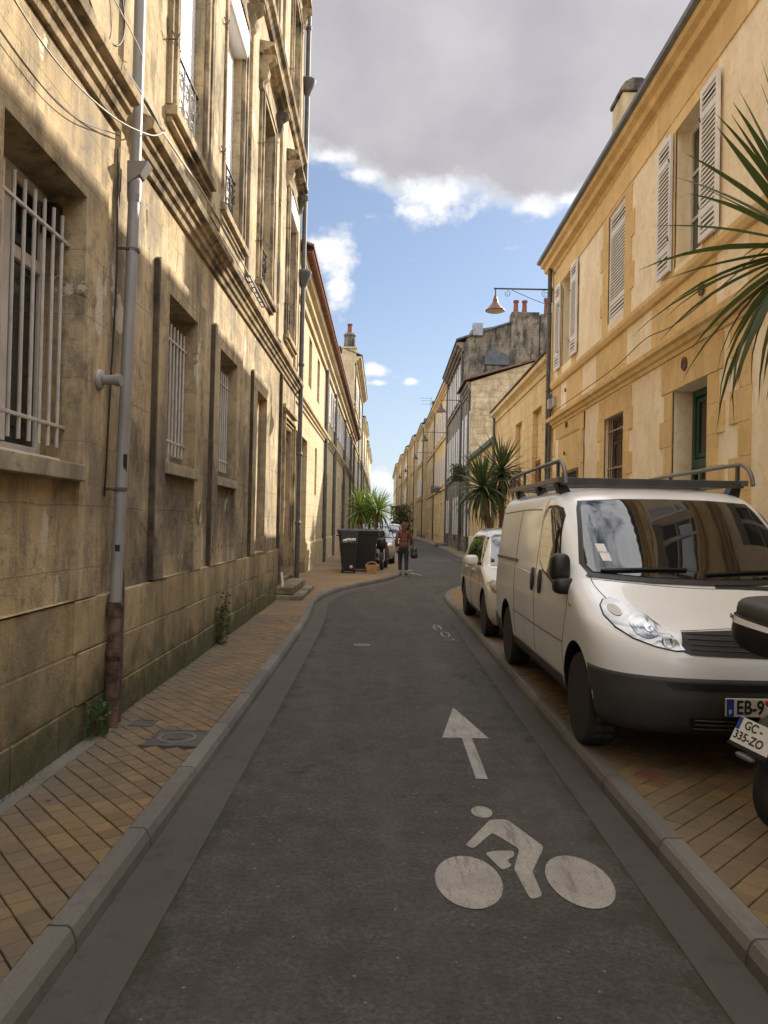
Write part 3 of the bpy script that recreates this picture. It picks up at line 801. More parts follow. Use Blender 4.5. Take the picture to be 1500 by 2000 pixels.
# small dark box in the head of the nearest opening, iron ring below the second window
MB().box((5.05,-.215,3.52), (5.145,-.11,3.72), 0, PL).build('corner_shade', M['iron'], L1)  # dark box put in for the shade of the recessed upper corner
MB().tube([PL(8.47+.075*math.cos(a), .056+.01, 1.72+.11*math.sin(a)) for a in [2*math.pi*k/20 for k in range(21)]], .012, 6).build('ring', M['oldreveal'], L1, smooth=50)
# string cornice above the ground floor, broken where the downpipe passes
CP = [(0,4.58),(.035,4.58),(.045,4.63),(.075,4.65),(.09,4.70),(.12,4.715),(.13,4.76),(.18,4.78),(.19,4.85),(.155,4.88),(.0,4.93)]
ub = -6.0
segs = []
while ub < 5.80-.01:
    e = min(ub+1.42, 5.80); segs.append((ub, e)); ub = e
ub = 6.12
while ub < 17.98:
    e = min(ub+1.42, 18.02); segs.append((ub, e)); ub = e
for a, b in segs: MB().extrude(CP, a+.002, b-.002, PL).build('cornice_stone', M['oldtrim'], L1, bevel=.006)
MB().box((-14,0,5.0), (17.95,.012,5.12), 0, PL).build('string_course', M['oldtrim'], L1, bevel=.006)
# upper windows
def upper_window(c, zs, zt, style, floor):
    ua, ub = c-UW, c+UW
    # moulded surround of three fillets
    mb = MB(); t = .03
    for wdt, w in ((.26, .045), (.19, .075), (.10, .055)):
        mb.box((ua-wdt,0,zs-.02), (ua-max(0,wdt-.075),w,zt+wdt), 0, PL); mb.box((ub+max(0,wdt-.075),0,zs-.02), (ub+wdt,w,zt+wdt), 0, PL)
        mb.box((ua-max(0,wdt-.075),0,zt+max(0, wdt-.075)), (ub+max(0,wdt-.075),w,zt+wdt), 0, PL)
    mb.build('window_surround', M['oldtrim'], L1, bevel=.004)
    sl = MB(); sl.box((ua-.28,0,zs-.13), (ub+.28,.11,zs-.04), 0, PL); sl.box((ua-.24,0,zs-.04), (ub+.24,.08,zs-.0), 0, PL); sl.box((ua-.26,0,zs-.19), (ub+.26,.06,zs-.13), 0, PL)
    sl.build('sill', M['oldtrim'], L1, bevel=.006)
    if style == 'white':
        w = MB().box((ua+.0,-.16,zs+.02), (ub,-.115,zt), 0, PL).build('roller_shutter', M['roller'], L1, bevel=.01)
        for k in range(36): MB().box((ua+.01,-.118,zs+.05+k*.07), (ub-.01,-.106,zs+.105+k*.07), 0, PL).build('slat', M['roller'], w)
    else:
        w = ring_frame(PL, ua, ub, zs, zt, -.31, -.25, .07).box((c-.05,-.31,zs+.07),(c+.05,-.245,zt-.07),0,PL)
        for z in (zs+.95, zs+1.75): w.box((ua+.07,-.31,z-.03), (c-.05,-.25,z+.03), 0, PL); w.box((c+.05,-.31,z-.03), (ub-.07,-.25,z+.03), 0, PL)
        w = w.build('window', M['door_old'], L1)
        MB().box((ua+.06,-.30,zs+.06), (ub-.06,-.285,zt-.06), 0, PL).build('pane', M['glass'], w)
    if style in ('white', 'box'):
        MB().box((ua-.02,-.20,zt-.40), (ub+.02,.10,zt-.02), 0, PL).build('shutter_box', M['roller'], L1, bevel=.05)
    if floor == 1:
        # little wrought iron rail
        g = thing_part('window_rail', L1, PL(c, -.08, zs))
        for z in (zs+.10, zs+.78): MB().tube([PL(ua,-.06,z), PL(ub,-.06,z)], .014, 6).build('rail', M['iron'], g)
        s = MB()
        for k in range(5):
            u = ua+.12+k*(ub-ua-.24)/4
            s.tube([PL(u,-.06,zs+.1), PL(u,-.06,zs+.78)], .009, 5)
            for sg in (-1, 1):
                pts = []
                for q in range(15):
                    a = q/14*2*math.pi*1.35; r_ = .10*(1-q/17)
                    pts.append(PL(u+sg*(.115-r_*math.cos(a)), -.06, zs+.44+sg*.14+r_*math.sin(a)*1.3))
                s.tube(pts, .008, 5)
        s.build('scrollwork', M['rail_white'] if c < 9 else M['iron'], g)
    # hood on two consoles
    hz = zt+.55
    fz = MB().box((ua-.22,0,zt+.27), (ub+.22,.05,hz), 0, PL).build('frieze', M['oldtrim'], L1)
    HP = [(0,hz),(.05,hz),(.07,hz+.04),(.15,hz+.06),(.18,hz+.10),(.24,hz+.11),(.25,hz+.16),(.0,hz+.21)]
    MB().extrude(HP, ua-.42, ub+.42, PL).build('hood', M['oldtrim'], L1, bevel=.006)
    for u in (ua-.36, ub+.20):
        pr = [(0,hz-.002),(.25,hz-.002),(.26,hz-.06),(.20,hz-.11),(.13,hz-.16),(.16,hz-.24),(.13,hz-.34),(.06,hz-.42),(.07,hz-.50),(.0,hz-.54)]
        MB().extrude(pr, u, u+.16, PL).build('console', M['oldtrim'], L1, bevel=.008)
    # iron shutter stays beside the opening
    for z in (zs+.55, zs+2.1):
        for u in (ua-.29, ):
            MB().tube([PL(u-.02,.0,z), PL(u-.02,.10,z), PL(u-.02,.12,z+.05)], .007, 5).tube([PL(u+.22,.07,z+.03), PL(u-.10,.075,z+.03)], .007, 5).build('shutter_stay', M['rust'], L1)
sty = {7.90: 'white', 10.05: 'white', 12.95: 'plain', 16.45: 'box'}
for c in UP:
    upper_window(c, 5.52, 8.45, sty[c], 1)
    upper_window(c, 10.35, 12.7, 'plain', 2)
MB().extrude([(0,9.86),(.06,9.86),(.10,9.95),(.16,9.98),(.18,10.05),(0,10.10)], -14, 17.97, PL).build('string_course', M['oldtrim'], L1, bevel=.006)
# flat pilaster strips between the upper windows
for u in (9.02, 11.45, 14.75, 17.62):
    MB().box((u-.24,0,5.125), (u+.24,.05,9.855), 0, PL).build('pilaster', M['old'], L1, bevel=.006)
    MB().box((u-.24,0,10.105), (u+.24,.05,14.5), 0, PL).build('pilaster', M['old'], L1, bevel=.006)
MB().extrude([(0,14.5),(.10,14.5),(.14,14.75),(.36,14.85),(.42,15.1),(.42,15.22),(0,15.3)], -14, 18.1, PL).build('cornice', M['oldtrim'], L1, bevel=.01)
# doorway
dd = MB()
for k, (off, w, tz) in enumerate(((.20, .10, .30), (.135, .055, .20), (.075, .02, .11))):
    a, b, z = DO[0]-off, DO[1]+off, DO[3]+off
    dd.box((a,-.10,.42), (a+.055,w,z), 0, PL); dd.box((b-.055,-.10,.42), (b,w,z), 0, PL); dd.box((a+.055,-.10,z-.055), (b-.055,w,z), 0, PL)
dd.box((DO[0]-.36,0,DO[3]+.30), (DO[1]+.36,.12,DO[3]+.38), 0, PL)
dd.build('door_surround', M['oldtrim'], L1, bevel=.004)
dr = MB().box((DO[0],-.49,.44), (DO[1],-.44,DO[3]), 0, PL).build('door', M['door_old'], L1)
for a, b in ((DO[0]+.1, (DO[0]+DO[1])/2-.04), ((DO[0]+DO[1])/2+.04, DO[1]-.1)):
    for z0, z1 in ((.6, 1.3), (1.42, 2.75), (2.9, 3.5)):
        p = MB(); p.box((a,-.44,z0), (b,-.42,z1), 0, PL); p.box((a+.08,-.42,z0+.08), (b-.08,-.40,z1-.08), 0, PL)
        p.build('panel', M['door_old'], dr, bevel=.006)
MB().tube([PL(16.42,-.42,1.5), PL(16.42,-.37,1.5), PL(16.42,-.37,1.42)], .012, 6).build('handle', M['iron'], dr)
for z0, z1, w, a, b in ((-.02, .195, .56, 14.98, 17.62), (.199, .350, .37, 15.06, 17.5), (.349, .44, .02, 15.45, 17.4)):
    MB().box((a,-.05,z0), (b,w,z1), 0, PL).build('step', M['stepstone'], L1, bevel=.022)
MB().tube([PL(15.22,.12,.62), PL(15.24,.14,.40), PL(15.16,.13,.16), PL(15.14,.13,.105)], .025, 8).build('drain_spout', M['roller'], L1, smooth=40)
# downpipe with a rain hopper in the gap of the cornice
dp = MB()
ctl = [PL(6.00,.10,15.0), PL(5.97,.10,5.1), PL(5.95,.10,4.25), PL(5.93,.10,3.74), PL(5.90,.11,3.55), PL(5.73,.11,.98)]
dp.tube(ctl, .044, 14)
pipe = dp.build('downpipe', M['pvc'], L1, smooth=40)
hp = MB()
hp.lathe([(.050,-.06),(.056,.0),(.056,.10),(.05,.12)], PL(5.95,.10,4.16), n=14)
vs = [(-.062,.0,4.22),(.062,.0,4.22),(.062,.10,4.30),(-.062,.10,4.30),(-.070,-.0,4.40),(.070,.0,4.40),(.070,.16,4.40),(-.070,.16,4.40)]
hp.add([PL(5.95+a, .06+b, z) for a, b, z in vs], [(0,3,2,1),(4,5,6,7),(0,1,5,4),(1,2,6,5),(2,3,7,6),(3,0,4,7)])
hp.build('rain_hopper', M['pvc'], L1, bevel=.004)
for z, u in ((3.72, 5.935), (1.86, 5.785), (6.6, 5.975)):
    MB().lathe([(.05,-.014),(.053,-.012),(.053,.012),(.05,.014)], PL(u,.105,z), n=14).tube([PL(u-.05,-.02,z), PL(u-.05,.10,z)], .012, 6).build('pipe_clamp', M['darkpipe'], L1, smooth=40)
ir = MB().tube([PL(5.72,.115,1.0), PL(5.69,.115,.10)], .048, 14).lathe([(.055,-.02),(.062,0),(.062,.06),(.055,.09)], PL(5.72,.115,.93), n=14).lathe([(.055,-.02),(.058,0),(.058,.03),(.055,.05)], PL(5.705,.115,.62), n=14)
ir.build('cast_iron_pipe_foot', M['rust'], L1, smooth=40)
MB().tube([PL(5.88,.09,1.25), PL(5.875,.10,1.08), PL(5.85,.105,.10)], .03, 10).build('drain_pipe', M['darkpipe'], L1, smooth=40)
stk = MB(); 
for (z, h, a0, a1) in ((2.06, .13, -1.1, -.35), (1.42, .05, -1.75, -.95)):
    n = 8; u = 5.73+(z-.98)/2.57*.17
    c = PL(u, .11, z); vs = []
    for k in range(n+1):
        a = a0+(a1-a0)*k/n; vs += [(c[0]+0.0455*math.cos(a), c[1]+0.0455*math.sin(a), z-h/2), (c[0]+0.0455*math.cos(a), c[1]+0.0455*math.sin(a), z+h/2)]
    MB().add(vs, [(2*k,2*k+2,2*k+3,2*k+1) for k in range(n)]).build('sticker', M['black'], L1, recalc=False)
# corner downpipe with two funnel collars
cp = MB().tube([PL(17.86,.13,15.0), PL(17.86,.13,.12)], .055, 12)
for z in (11.9, 7.4):
    cp.lathe([(.06,-.30),(.09,-.22),(.16,-.06),(.19,0),(.20,.06),(.16,.09),(.06,.10)], PL(17.86,.13,z), n=14)
for z in (9.4, 5.3, 3.2, 1.6, 13.2): cp.lathe([(.056,-.05),(.072,-.03),(.072,.03),(.056,.05)], PL(17.86,.13,z), n=12)
cp.build('corner_downpipe', M['darkpipe'], L1, smooth=40)
# things fixed to the old wall
S = thing('wall_sensor', 'grey round wall outlet with stubby pipe between first barred window and downpipe', 'vent outlet', PL(5.43, 0, 2.62))
MB().lathe([(.070,.05),(.074,.065),(.066,.078),(.045,.085)], PL(5.43, 0, 2.62), 'x', 20).build('flange', M['zinc'], S, smooth=40)
MB().lathe([(.036,.09),(.036,.17),(.043,.17),(.043,.215),(.03,.215)], PL(5.43, 0, 2.62), 'x', 16).build('stub', M['pvc'], S, smooth=40)
def cable(label, pts, r, mat, n=10):
    o = MB().tube(catmull(pts, n), r, 6).build('cable', M[mat], None, smooth=60, loc=pts[0]); return tag(o, label, 'cable')
cable('white cable sagging from upper left to the cornice gap at the downpipe', [PL(3.2,.10,4.45), PL(4.3,.12,4.30), PL(5.2,.16,4.40), PL(6.0,.19,4.66), PL(6.35,.20,4.86)], .0055, 'cable_white')
cable('thin dark cable sagging low across the sunlit wall above the nearest barred window', [PL(3.0,.03,4.28), PL(4.2,.035,4.17), PL(4.9,.04,4.22), PL(5.75,.05,4.52)], .004, 'cable_black')
cable('black cable bundle lying along the top of the stone cornice', [PL(-2,.10,4.93), PL(3,.10,4.93), PL(4.4,.11,4.97), PL(5.2,.10,4.94), PL(6.2,.13,4.96), PL(7.5,.09,4.94), PL(9.1,.07,4.95), PL(12.5,.06,4.945)], .015, 'cable_black')
cable('thin white cable clipped along the cornice top beyond the downpipe', [PL(6.35,.20,4.87), PL(6.8,.06,5.08), PL(8.2,.06,5.19), PL(9.7,.06,5.24), PL(11.2,.05,5.25), PL(12.2,.05,5.27)], .011, 'cable_white')
cable('thin white cable hanging loose above the cornice at upper left', [PL(3.0,.24,4.98), PL(4.0,.28,5.10), PL(4.8,.24,5.08), PL(5.6,.2,5.15), PL(6.1,.1,5.3)], .0045, 'cable_white')
cable('black cable coiled in a loose loop above the cornice left of the downpipe', [PL(4.95,.05,5.12), PL(5.05,.06,5.4), PL(5.3,.07,5.62), PL(5.62,.07,5.55), PL(5.72,.07,5.3), PL(5.55,.07,5.08), PL(5.25,.07,5.02), PL(5.0,.08,5.06)], .007, 'cable_black')
cable('thin cable running down the wall beside the grey downpipe', [PL(5.80,.02,4.45), PL(5.79,.03,3.9), PL(5.80,.03,3.4), PL(5.76,.02,2.6), PL(5.70,.02,1.8)], .008, 'cable_black')
bm_ = MB(); bm_.box((11.0,.03,5.14), (12.6,.05,5.165), 0, PL); bm_.box((11.0,.10,5.14), (12.6,.12,5.165), 0, PL)
for k in range(7): bm_.box((11.0+k*.26,.03,5.146), (11.02+k*.26,.12,5.16), 0, PL)
bm_.build('cable_tray', M['darkpipe'], L1)

def leafy(name, label, cat, c, n, rad, hgt, mat, seed, size=.05, flat_to=None):
    rnd = random.Random(seed); mb = MB(); st = MB()
    for k in range(n):
        a = rnd.uniform(0, 2*math.pi); r_ = rad*math.sqrt(rnd.random()); h = hgt*rnd.random()**1.3
        p = Vector((c[0]+r_*math.cos(a), c[1]+r_*math.sin(a)*1.2, c[2]+h))
        if flat_to is not None: p.x = flat_to+.02+abs(p.x-flat_to)
        d = Vector((rnd.uniform(-1,1), rnd.uniform(-1,1), rnd.uniform(-.2,1))).normalized(); s = size*rnd.uniform(.5, 1.3)
        e = d.orthogonal().normalized()
        e = (Matrix.Rotation(rnd.uniform(0, 6.28), 3, d) @ e)
        mid = p+d*s*.5+Vector((0,0,.1*s))
        mb.add([p, mid+e*s*.28, p+d*s, mid-e*s*.28], [(0,1,2,3)])
        if k % 6 == 0: st.tube([(c[0], c[1], c[2]), tuple(p)], .003, 4)
    root = thing(name, label, cat, c)
    mb.build('leaves', mat, root, recalc=False); st.build('stems', M['bark'], root)
    return root
leafy('weed', 'leafy green weed at the foot of the rusty downpipe', 'weed', (-2.0, 5.42, .10), 110, .10, .22, M['weed'], 4, .055, -2.03)
leafy('weed', 'tall green weed climbing a joint of the old wall foot, halfway to the steps', 'weed', (-2.0, 9.62, .10), 170, .10, .62, M['weed'], 5, .06, -2.03)
rnd = random.Random(99)
gb = MB()
for k in range(900):
    y = rnd.uniform(2.6, 15); 
    if rnd.random() > .45+.5*math.sin(y*1.7+1)**2: continue
    p = Vector((-2.028+rnd.uniform(0,.03), y, .10)); h = rnd.uniform(.015, .06)
    d = Vector((rnd.uniform(0,.03), rnd.uniform(-.02,.02), h))
    gb.add([p-Vector((0,.004,0)), p+Vector((0,.004,0)), p+d], [(0,1,2)])
o = gb.build('grass', M['weed'], None, recalc=False); kind(o, 'stuff')
# ------------------------------------------------------------------ shared pieces of the other houses
def window(P, parent, ua, ub, za, zb, depth=.2, frame='whiteframe', muntins=2, sub=True):
    w = ring_frame(P, ua, ub, za, zb, -depth, -depth+.05, .06)
    um = (ua+ub)/2; w.box((um-.04,-depth,za+.06), (um+.04,-depth+.055,zb-.06), 0, P)
    for k in range(muntins):
        z = za+(zb-za)*(k+1)/(muntins+1)
        w.box((ua+.06,-depth,z-.018), (um-.04,-depth+.045,z+.018), 0, P); w.box((um+.04,-depth,z-.018), (ub-.06,-depth+.045,z+.018), 0, P)
    o = w.build('window', M[frame], parent)
    if sub: MB().box((ua+.05,-depth+.005,za+.05), (ub-.05,-depth+.02,zb-.05), 0, P).build('pane', M['glass'], o)
    return o
SLAT = {}
def shutter(P, parent, ua, ub, za, zb, w0=.03, slats=True, mat='shutter', name='shutter', rails=(0, .20, .80, 1.0), pitch=.060):
    """louvred leaf lying against the wall between w0 and w0+.04"""
    st = .065; mb = MB(); w1 = w0+.042
    mb.box((ua,w0,za), (ua+st,w1,zb), 0, P); mb.box((ub-st,w0,za), (ub,w1,zb), 0, P)
    rz = []
    for i, f in enumerate(rails):
        h = .10 if 0 < i < len(rails)-1 else .085
        z = za+(zb-za)*f
        a, b = (z, z+h) if i == 0 else (z-h, z) if i == len(rails)-1 else (z-h/2, z+h/2)
        mb.box((ua+st,w0,a), (ub-st,w1,b), 0, P); rz.append((a, b))
    o = mb.build(name, M[mat], parent, bevel=.004 if slats else 0)
    MB().box((ua+st,w0+.002,za+.05), (ub-st,w0+.008,zb-.05), 0, P).build('backing', M['dark'], o)
    base = parent_loc(o)
    for (a0, b0), (a1, b1) in zip(rz, rz[1:]):
        z = b0+.012; n = max(1, int((a1-b0-.012)/pitch)); q = (a1-b0-.012)/n
        if slats:
            key = (round(ub-ua, 3), P.sg, P.k)
            if key not in SLAT:
                c = MB(); L = ub-ua-2*st; wd = .03
                for p0 in ((-.0, ), ):
                    vs = [(k*L, w, h) for k in (0, 1) for w, h in ((0, q*1.0), (.007, q*1.04), (.036, q*.16), (.029, q*.04))]
                    pv = [Vector(P(u, w, h))-Vector(P(0, 0, 0)) for u, w, h in vs]
                    c.add(pv, [(0,1,2,3), (7,6,5,4), (0,4,5,1), (1,5,6,2), (2,6,7,3), (3,7,4,0)])
                SLAT[key] = c.mesh('slat', [M[mat]])
            for k in range(n):
                link('slat', SLAT[key], o, Vector(P(ua+st, w0+.009, z+k*q))-base)
        else:
            s = MB()
            for k in range(n): s.box((ua+st,w0+.009,z+k*q), (ub-st,w0+.034,z+k*q+q*.6), 0, P)
            s.build('slats', M[mat], o)
    return o
def downpipe(P, parent, u, z0, z1, r=.05, w=.09, mat='darkpipe'):
    o = MB().tube([P(u,w,z0), P(u,w,z1)], r, 8)
    for k in range(int((z1-z0)/2)): o.lathe([(r+.001,-.02),(r+.014,-.015),(r+.014,.015),(r+.001,.02)], P(u,w,z0+1+k*2), n=8)
    return o.build('downpipe', M[mat], parent, smooth=40)
def barrel_roof(P, parent, u0, u1, w0, w1, z0, z1, mat, pitch=.22, name='roof'):
    """canal tile roof: rows of half-round tiles running down to the eave"""
    mb = MB(); n = max(2, int((u1-u0)/pitch)); q = (u1-u0)/n
    for k in range(n):
        a = u0+k*q; seg = 5; vs = []
        for w, z in ((w0, z0), (w1, z1)):
            for i in range(seg+1):
                t = math.pi*i/seg
                vs.append(P(a+q*.5-q*.5*math.cos(t), w, z+q*.42*math.sin(t)))
        m = seg+1
        mb.add(vs, [(i, i+1, m+i+1, m+i) for i in range(seg)]+[tuple(range(m))])
    mb.box((u0, min(w0,w1), min(z0,z1)-.14), (u1, max(w0,w1)-.04 if w0 > w1 else max(w0,w1), min(z0,z1)-.09), 0, P)
    return kind(mb.build(name, M[mat], parent, recalc=False), 'stuff')
def slab_roof(P, parent, u0, u1, w0, w1, z0, z1, mat, t=.06, name='roof'):
    vs = [P(u, w, z+d) for u in (u0, u1) for w, z in ((w0, z0), (w1, z1)) for d in (0, t)]
    return MB().add(vs, [(0,2,3,1),(4,5,7,6),(0,1,5,4),(2,6,7,3),(0,4,6,2),(1,3,7,5)]).build(name, M[mat], parent)
def eave(z, o, h): return [(0,z-h),(o*.22,z-h),(o*.28,z-h*.72),(o*.55,z-h*.62),(o*.62,z-h*.40),(o*.92,z-h*.30),(o,z-h*.05),(o,z),(0,z)]
def pots(P, parent, spots, mat='pot'):
    for u, w, z, h, r in spots:
        MB().lathe([(r*1.15,0),(r,.08),(r*.82,h*.8),(r*1.05,h*.86),(r*1.05,h),(r*.6,h)], P(u,w,z), n=12).build('chimney_pot', M[mat], parent, smooth=40)
def chimney(P, parent, u0, u1, w0, w1, z0, z1, mat, potlist=(), cap=None):
    c = MB().box((u0,w0,z0), (u1,w1,z1), 0, P).build('chimney', M[mat], parent, bevel=.02)
    MB().box((u0-.06,w0-.06,z1+.002), (u1+.06,w1+.06,z1+.14), 0, P).build('cap', M[cap or mat], c, bevel=.02)
    pots(P, c, [(u, w, z1+.14, h, r) for u, w, h, r in potlist])
    return c

# ------------------------------------------------------------------ second house on the left: long low pale house
P2 = Side(-2.30, 1)
L2 = thing('terrace_house', 'long low pale stone house with red tiled eave beyond the old townhouse', 'building', (-2.3, 30, 0))
U2 = (18.06, 58.8)
wins_up = [20.9, 23.6, 26.6, 31.0, 34.2, 38.6, 41.4, 44.6, 48.4, 52.2, 55.8]
port = (20.0, 23.2, -.02, 4.05, 1.1)
slits = [(25.9, 26.6, 2.55, 4.15, .2), (31.0, 31.9, 1.6, 3.9, .2), (36.4, 37.4, 1.6, 3.9, .2), (39.4, 40.4, 1.6, 3.9, .2), (43.0, 44.1, .1, 3.8, .25), (47.4, 48.4, 1.6, 3.9, .2), (52.4, 53.4, 1.6, 3.9, .2)]
holes = [port]+slits+[(c-.5, c+.5, 5.75, 7.25, .2) for c in wins_up]
mb = facade(P2, U2[0], U2[1], -.02, 8.0, holes); shell(mb, P2, U2[0], U2[1], -.02, 8.0, 0, 8, 0, 1.8)
mb.build('wall', M['pale'], L2, recalc=False)
MB().box((port[0]+.02,-1.09,-.02), (port[1]-.02,-1.0,4.0), 0, P2).build('gate', M['door_old'], L2)
for k in range(8):
    MB().box((port[0]+.1+k*.38,-1.0,.05), (port[0]+.1+k*.38+.35,-.97,3.9), 0, P2).build('gate_plank', M['door_old'], L2, bevel=.01)
for c in wins_up: window(P2, L2, c-.5, c+.5, 5.75, 7.25, .18)
for a, b, za, zb, d in slits[1:]:
    if za < 1:
        dd = MB().box((a,-.24,za), (b,-.18,zb), 0, P2).build('door', M['door_old'], L2)
    else: window(P2, L2, a, b, za, zb, .18)
window(P2, L2, 25.9, 26.6, 2.55, 4.15, .18)
for c in wins_up[3:]:
    for s in (-1, 1): shutter(P2, L2, c+s*.78-.26, c+s*.78+.26, 5.75, 7.25, .02, False)
MB().extrude(eave(5.0, .17, .26), U2[0], U2[1], P2).build('string_course', M['palep'], L2)
MB().extrude(eave(8.02, .38, .55), U2[0], U2[1], P2).build('cornice', M['palep'], L2)
MB().extrude([(0,-.02),(.05,-.02),(.05,.95),(.03,1.0),(0,1.0)], 23.25, U2[1], P2).build('plinth', M['palep'], L2)
barrel_roof(P2, L2, U2[0], U2[1]+.5, .56, -3.6, 8.14, 9.7, 'tile')
MB().box((U2[0],.30,8.025), (U2[1]+.5,.54,8.06), 0, P2).build('eave_board', M['tile'], L2)
for u in (29.6, 35.2, 44.0, 52.6, 58.4): downpipe(P2, L2, u, .1, 7.5, .075, .09)
# ------------------------------------------------------------------ taller houses further along the left
def row_house(name, label, P, u0, u1, H, D, wall, trim, floors, nwin, shutters=None, roof='slate', slope=1.2, chim=(), door=None, pipes=(), group=None, eave_o=.35, foot=None, depth=.18, band=True, ww=1.0):
    root = thing(name, label, 'building', P((u0+u1)/2, -1, 0), group)
    us = [u0+(u1-u0)*(k+.5)/nwin for k in range(nwin)]
    holes = []; doors = []
    for fi, (za, zb) in enumerate(floors):
        for i, c in enumerate(us):
            if fi == 0 and door is not None and i in door: holes.append((c-.55, c+.55, .12, zb+.1, depth+.1)); doors.append((c-.55, c+.55, .12, zb+.1))
            else: holes.append((c-ww/2, c+ww/2, za, zb, depth+.02))
    mb = facade(P, u0, u1, -.02, H, holes); shell(mb, P, u0, u1, -.02, H, 0, D, 0, slope)
    mb.build('wall', M[wall], root, recalc=False)
    for a, b, za, zb in doors:
        d = MB().box((a,-depth-.08,za), (b,-depth-.02,zb), 0, P).build('door', M[random.choice(['door_old','iron','door_green'])], root)
    for h in holes:
        if h[4] == depth+.02:
            window(P, root, h[0], h[1], h[2], h[3], depth, muntins=1)
            if shutters and (h[2] > 3 or shutters == 'all'):
                for s in (-1, 1): shutter(P, root, (h[0]+h[1])/2+s*(ww*.78)-ww*.25, (h[0]+h[1])/2+s*(ww*.78)+ww*.25, h[2], h[3], .02, False)
            if h[2] > .5: MB().box((h[0]-.12,0,h[2]-.14), (h[1]+.12,.10,h[2]-.01), 0, P).build('sill', M[trim], root)
    if band:
        for za, zb in floors[1:]: MB().box((u0,0,za-.42), (u1,.09,za-.26), 0, P).build('string_course', M[trim], root)
    if eave_o: MB().extrude(eave(H+.02, eave_o, .5), u0, u1, P).build('cornice', M[trim], root)
    if roof == 'tile': barrel_roof(P, root, u0, u1, eave_o+.12, -D*.5, H+.1, H+.1+D*.18, 'tile', .3)
    elif roof: slab_roof(P, root, u0, u1, eave_o+.06, -D*.5, H+.05, H+D*.22, roof)
    for c in chim: chimney(P, root, *c)
    for u in pipes: downpipe(P, root, u, .1, H-.4, .06)
    return root
FG = ((.9, 3.2), (4.6, 6.9), (8.2, 10.2), (11.2, 12.8))
P3 = Side(-2.34, 1)
L3 = row_house('corner_house', 'tall pale house with grey gable and chimney behind the red tiled eave on the left', P3, 58.9, 80, 14.4, 9, 'pale', 'palep', FG, 6, 'up', 'slate', 1.5,
   door=(2,), pipes=(59.3, 70, 79.7), eave_o=.55)
chimney(P3, L3, 58.95, 60.4, -1.0, .12, 13.9, 15.0, 'palep', (), 'palep')
MB().lathe([(.42,0),(.46,.1),(.42,.9),(.5,1.0),(.42,1.15),(.30,1.2)], P3(59.6,-.45,15.14), n=10).build('chimney_stack', M['sooty'], L3, smooth=30)
pots(P3, L3, [(59.6,-.45,16.3,.75,.2)])
lab_l = [('narrow stone house with dark roof, second beyond the gable on the left', 80.1, 92, 12.6, 4), ('weathered stone house with jagged dark roofline, third beyond the gable on the left', 92.1, 106, 13.6, 4),
         ('far pale house on the left, fourth beyond the gable', 106.1, 122, 12.8, 5), ('farthest house showing above the left palm', 122.1, 150, 13.4, 7)]
for i, (lb, a, b, H, n) in enumerate(lab_l):
    row_house('row_house', lb, Side(-2.3-.05*i, 1), a, b, H, 8, ['pale','yelash','pale','yelash'][i], 'palep', FG[:3], n, 'up' if i % 2 else None, 'slate', 1.2,
      chim=[(a+.3, a+1.6, -2.2, -.6, H, H+1.9, 'sooty', [(a+.7,-1.2,.5,.14),(a+1.2,-1.2,.5,.14)])], door=(1,), pipes=(a+.3,), group='row houses along the left side of the street')

# ------------------------------------------------------------------ big yellow house on the right
PR = Side(4.0, -1, .015); PE = Side(4.30, -1, .0035)
R1 = thing('yellow_house', 'two storey yellow stone house with grey louvred shutters, right foreground behind the white van', 'building', (4.15, 10, 0))
U1 = (-14.0, 19.75)
FH = 8.05
dr1 = (9.80, 11.05, .12, 3.63, .42); bw = (13.40, 14.62, 1.9, 3.70, .22); wl = (16.7, 18.45, 1.5, 2.93, .12)
niche = (16.6, 18.75, .9, 3.78, .03)
wc = (10.05, 11.08, 5.42, 7.42, .30); wb = (13.48, 14.55, 5.5, 7.55, .12); wa = (17.45, 18.55, 5.52, 7.60, .30)
wz = [(6.5, 7.6, 5.42, 7.42, .3), (2.6, 3.7, 5.42, 7.42, .3), (-2, -.9, 5.42, 7.42, .3)]
gz = [(6.5, 7.6, 1.6, 3.7, .25), (2.6, 3.7, 1.6, 3.7, .25), (-2, -.9, 1.6, 3.7, .25)]
mb = facade(PR, U1[0], U1[1], -.02, FH, [dr1, bw, niche, wc, wb, wa]+wz+gz)
shell(mb, PR, U1[0], U1[1], -.02, FH, 0, 9)
mb.build('wall', M['plaster'], R1, recalc=False)
for h in wz+gz+[wc, wa]: window(PR, R1, h[0], h[1], h[2], h[3], h[4]-.04, muntins=2)
# niche with a small window
MB().box((16.62,-.028,.9), (18.73,-.012,3.76), 0, PR).build('filled_panel', M['yel'], R1)
w = MB().box((16.75,-.012,1.5), (18.3,-.006,2.95), 0, PR).build('window', M['dark'], R1)
ring_frame(PR, 16.75, 18.3, 1.5, 2.95, -.008, .012, .07).build('frame', M['door_old'], w)
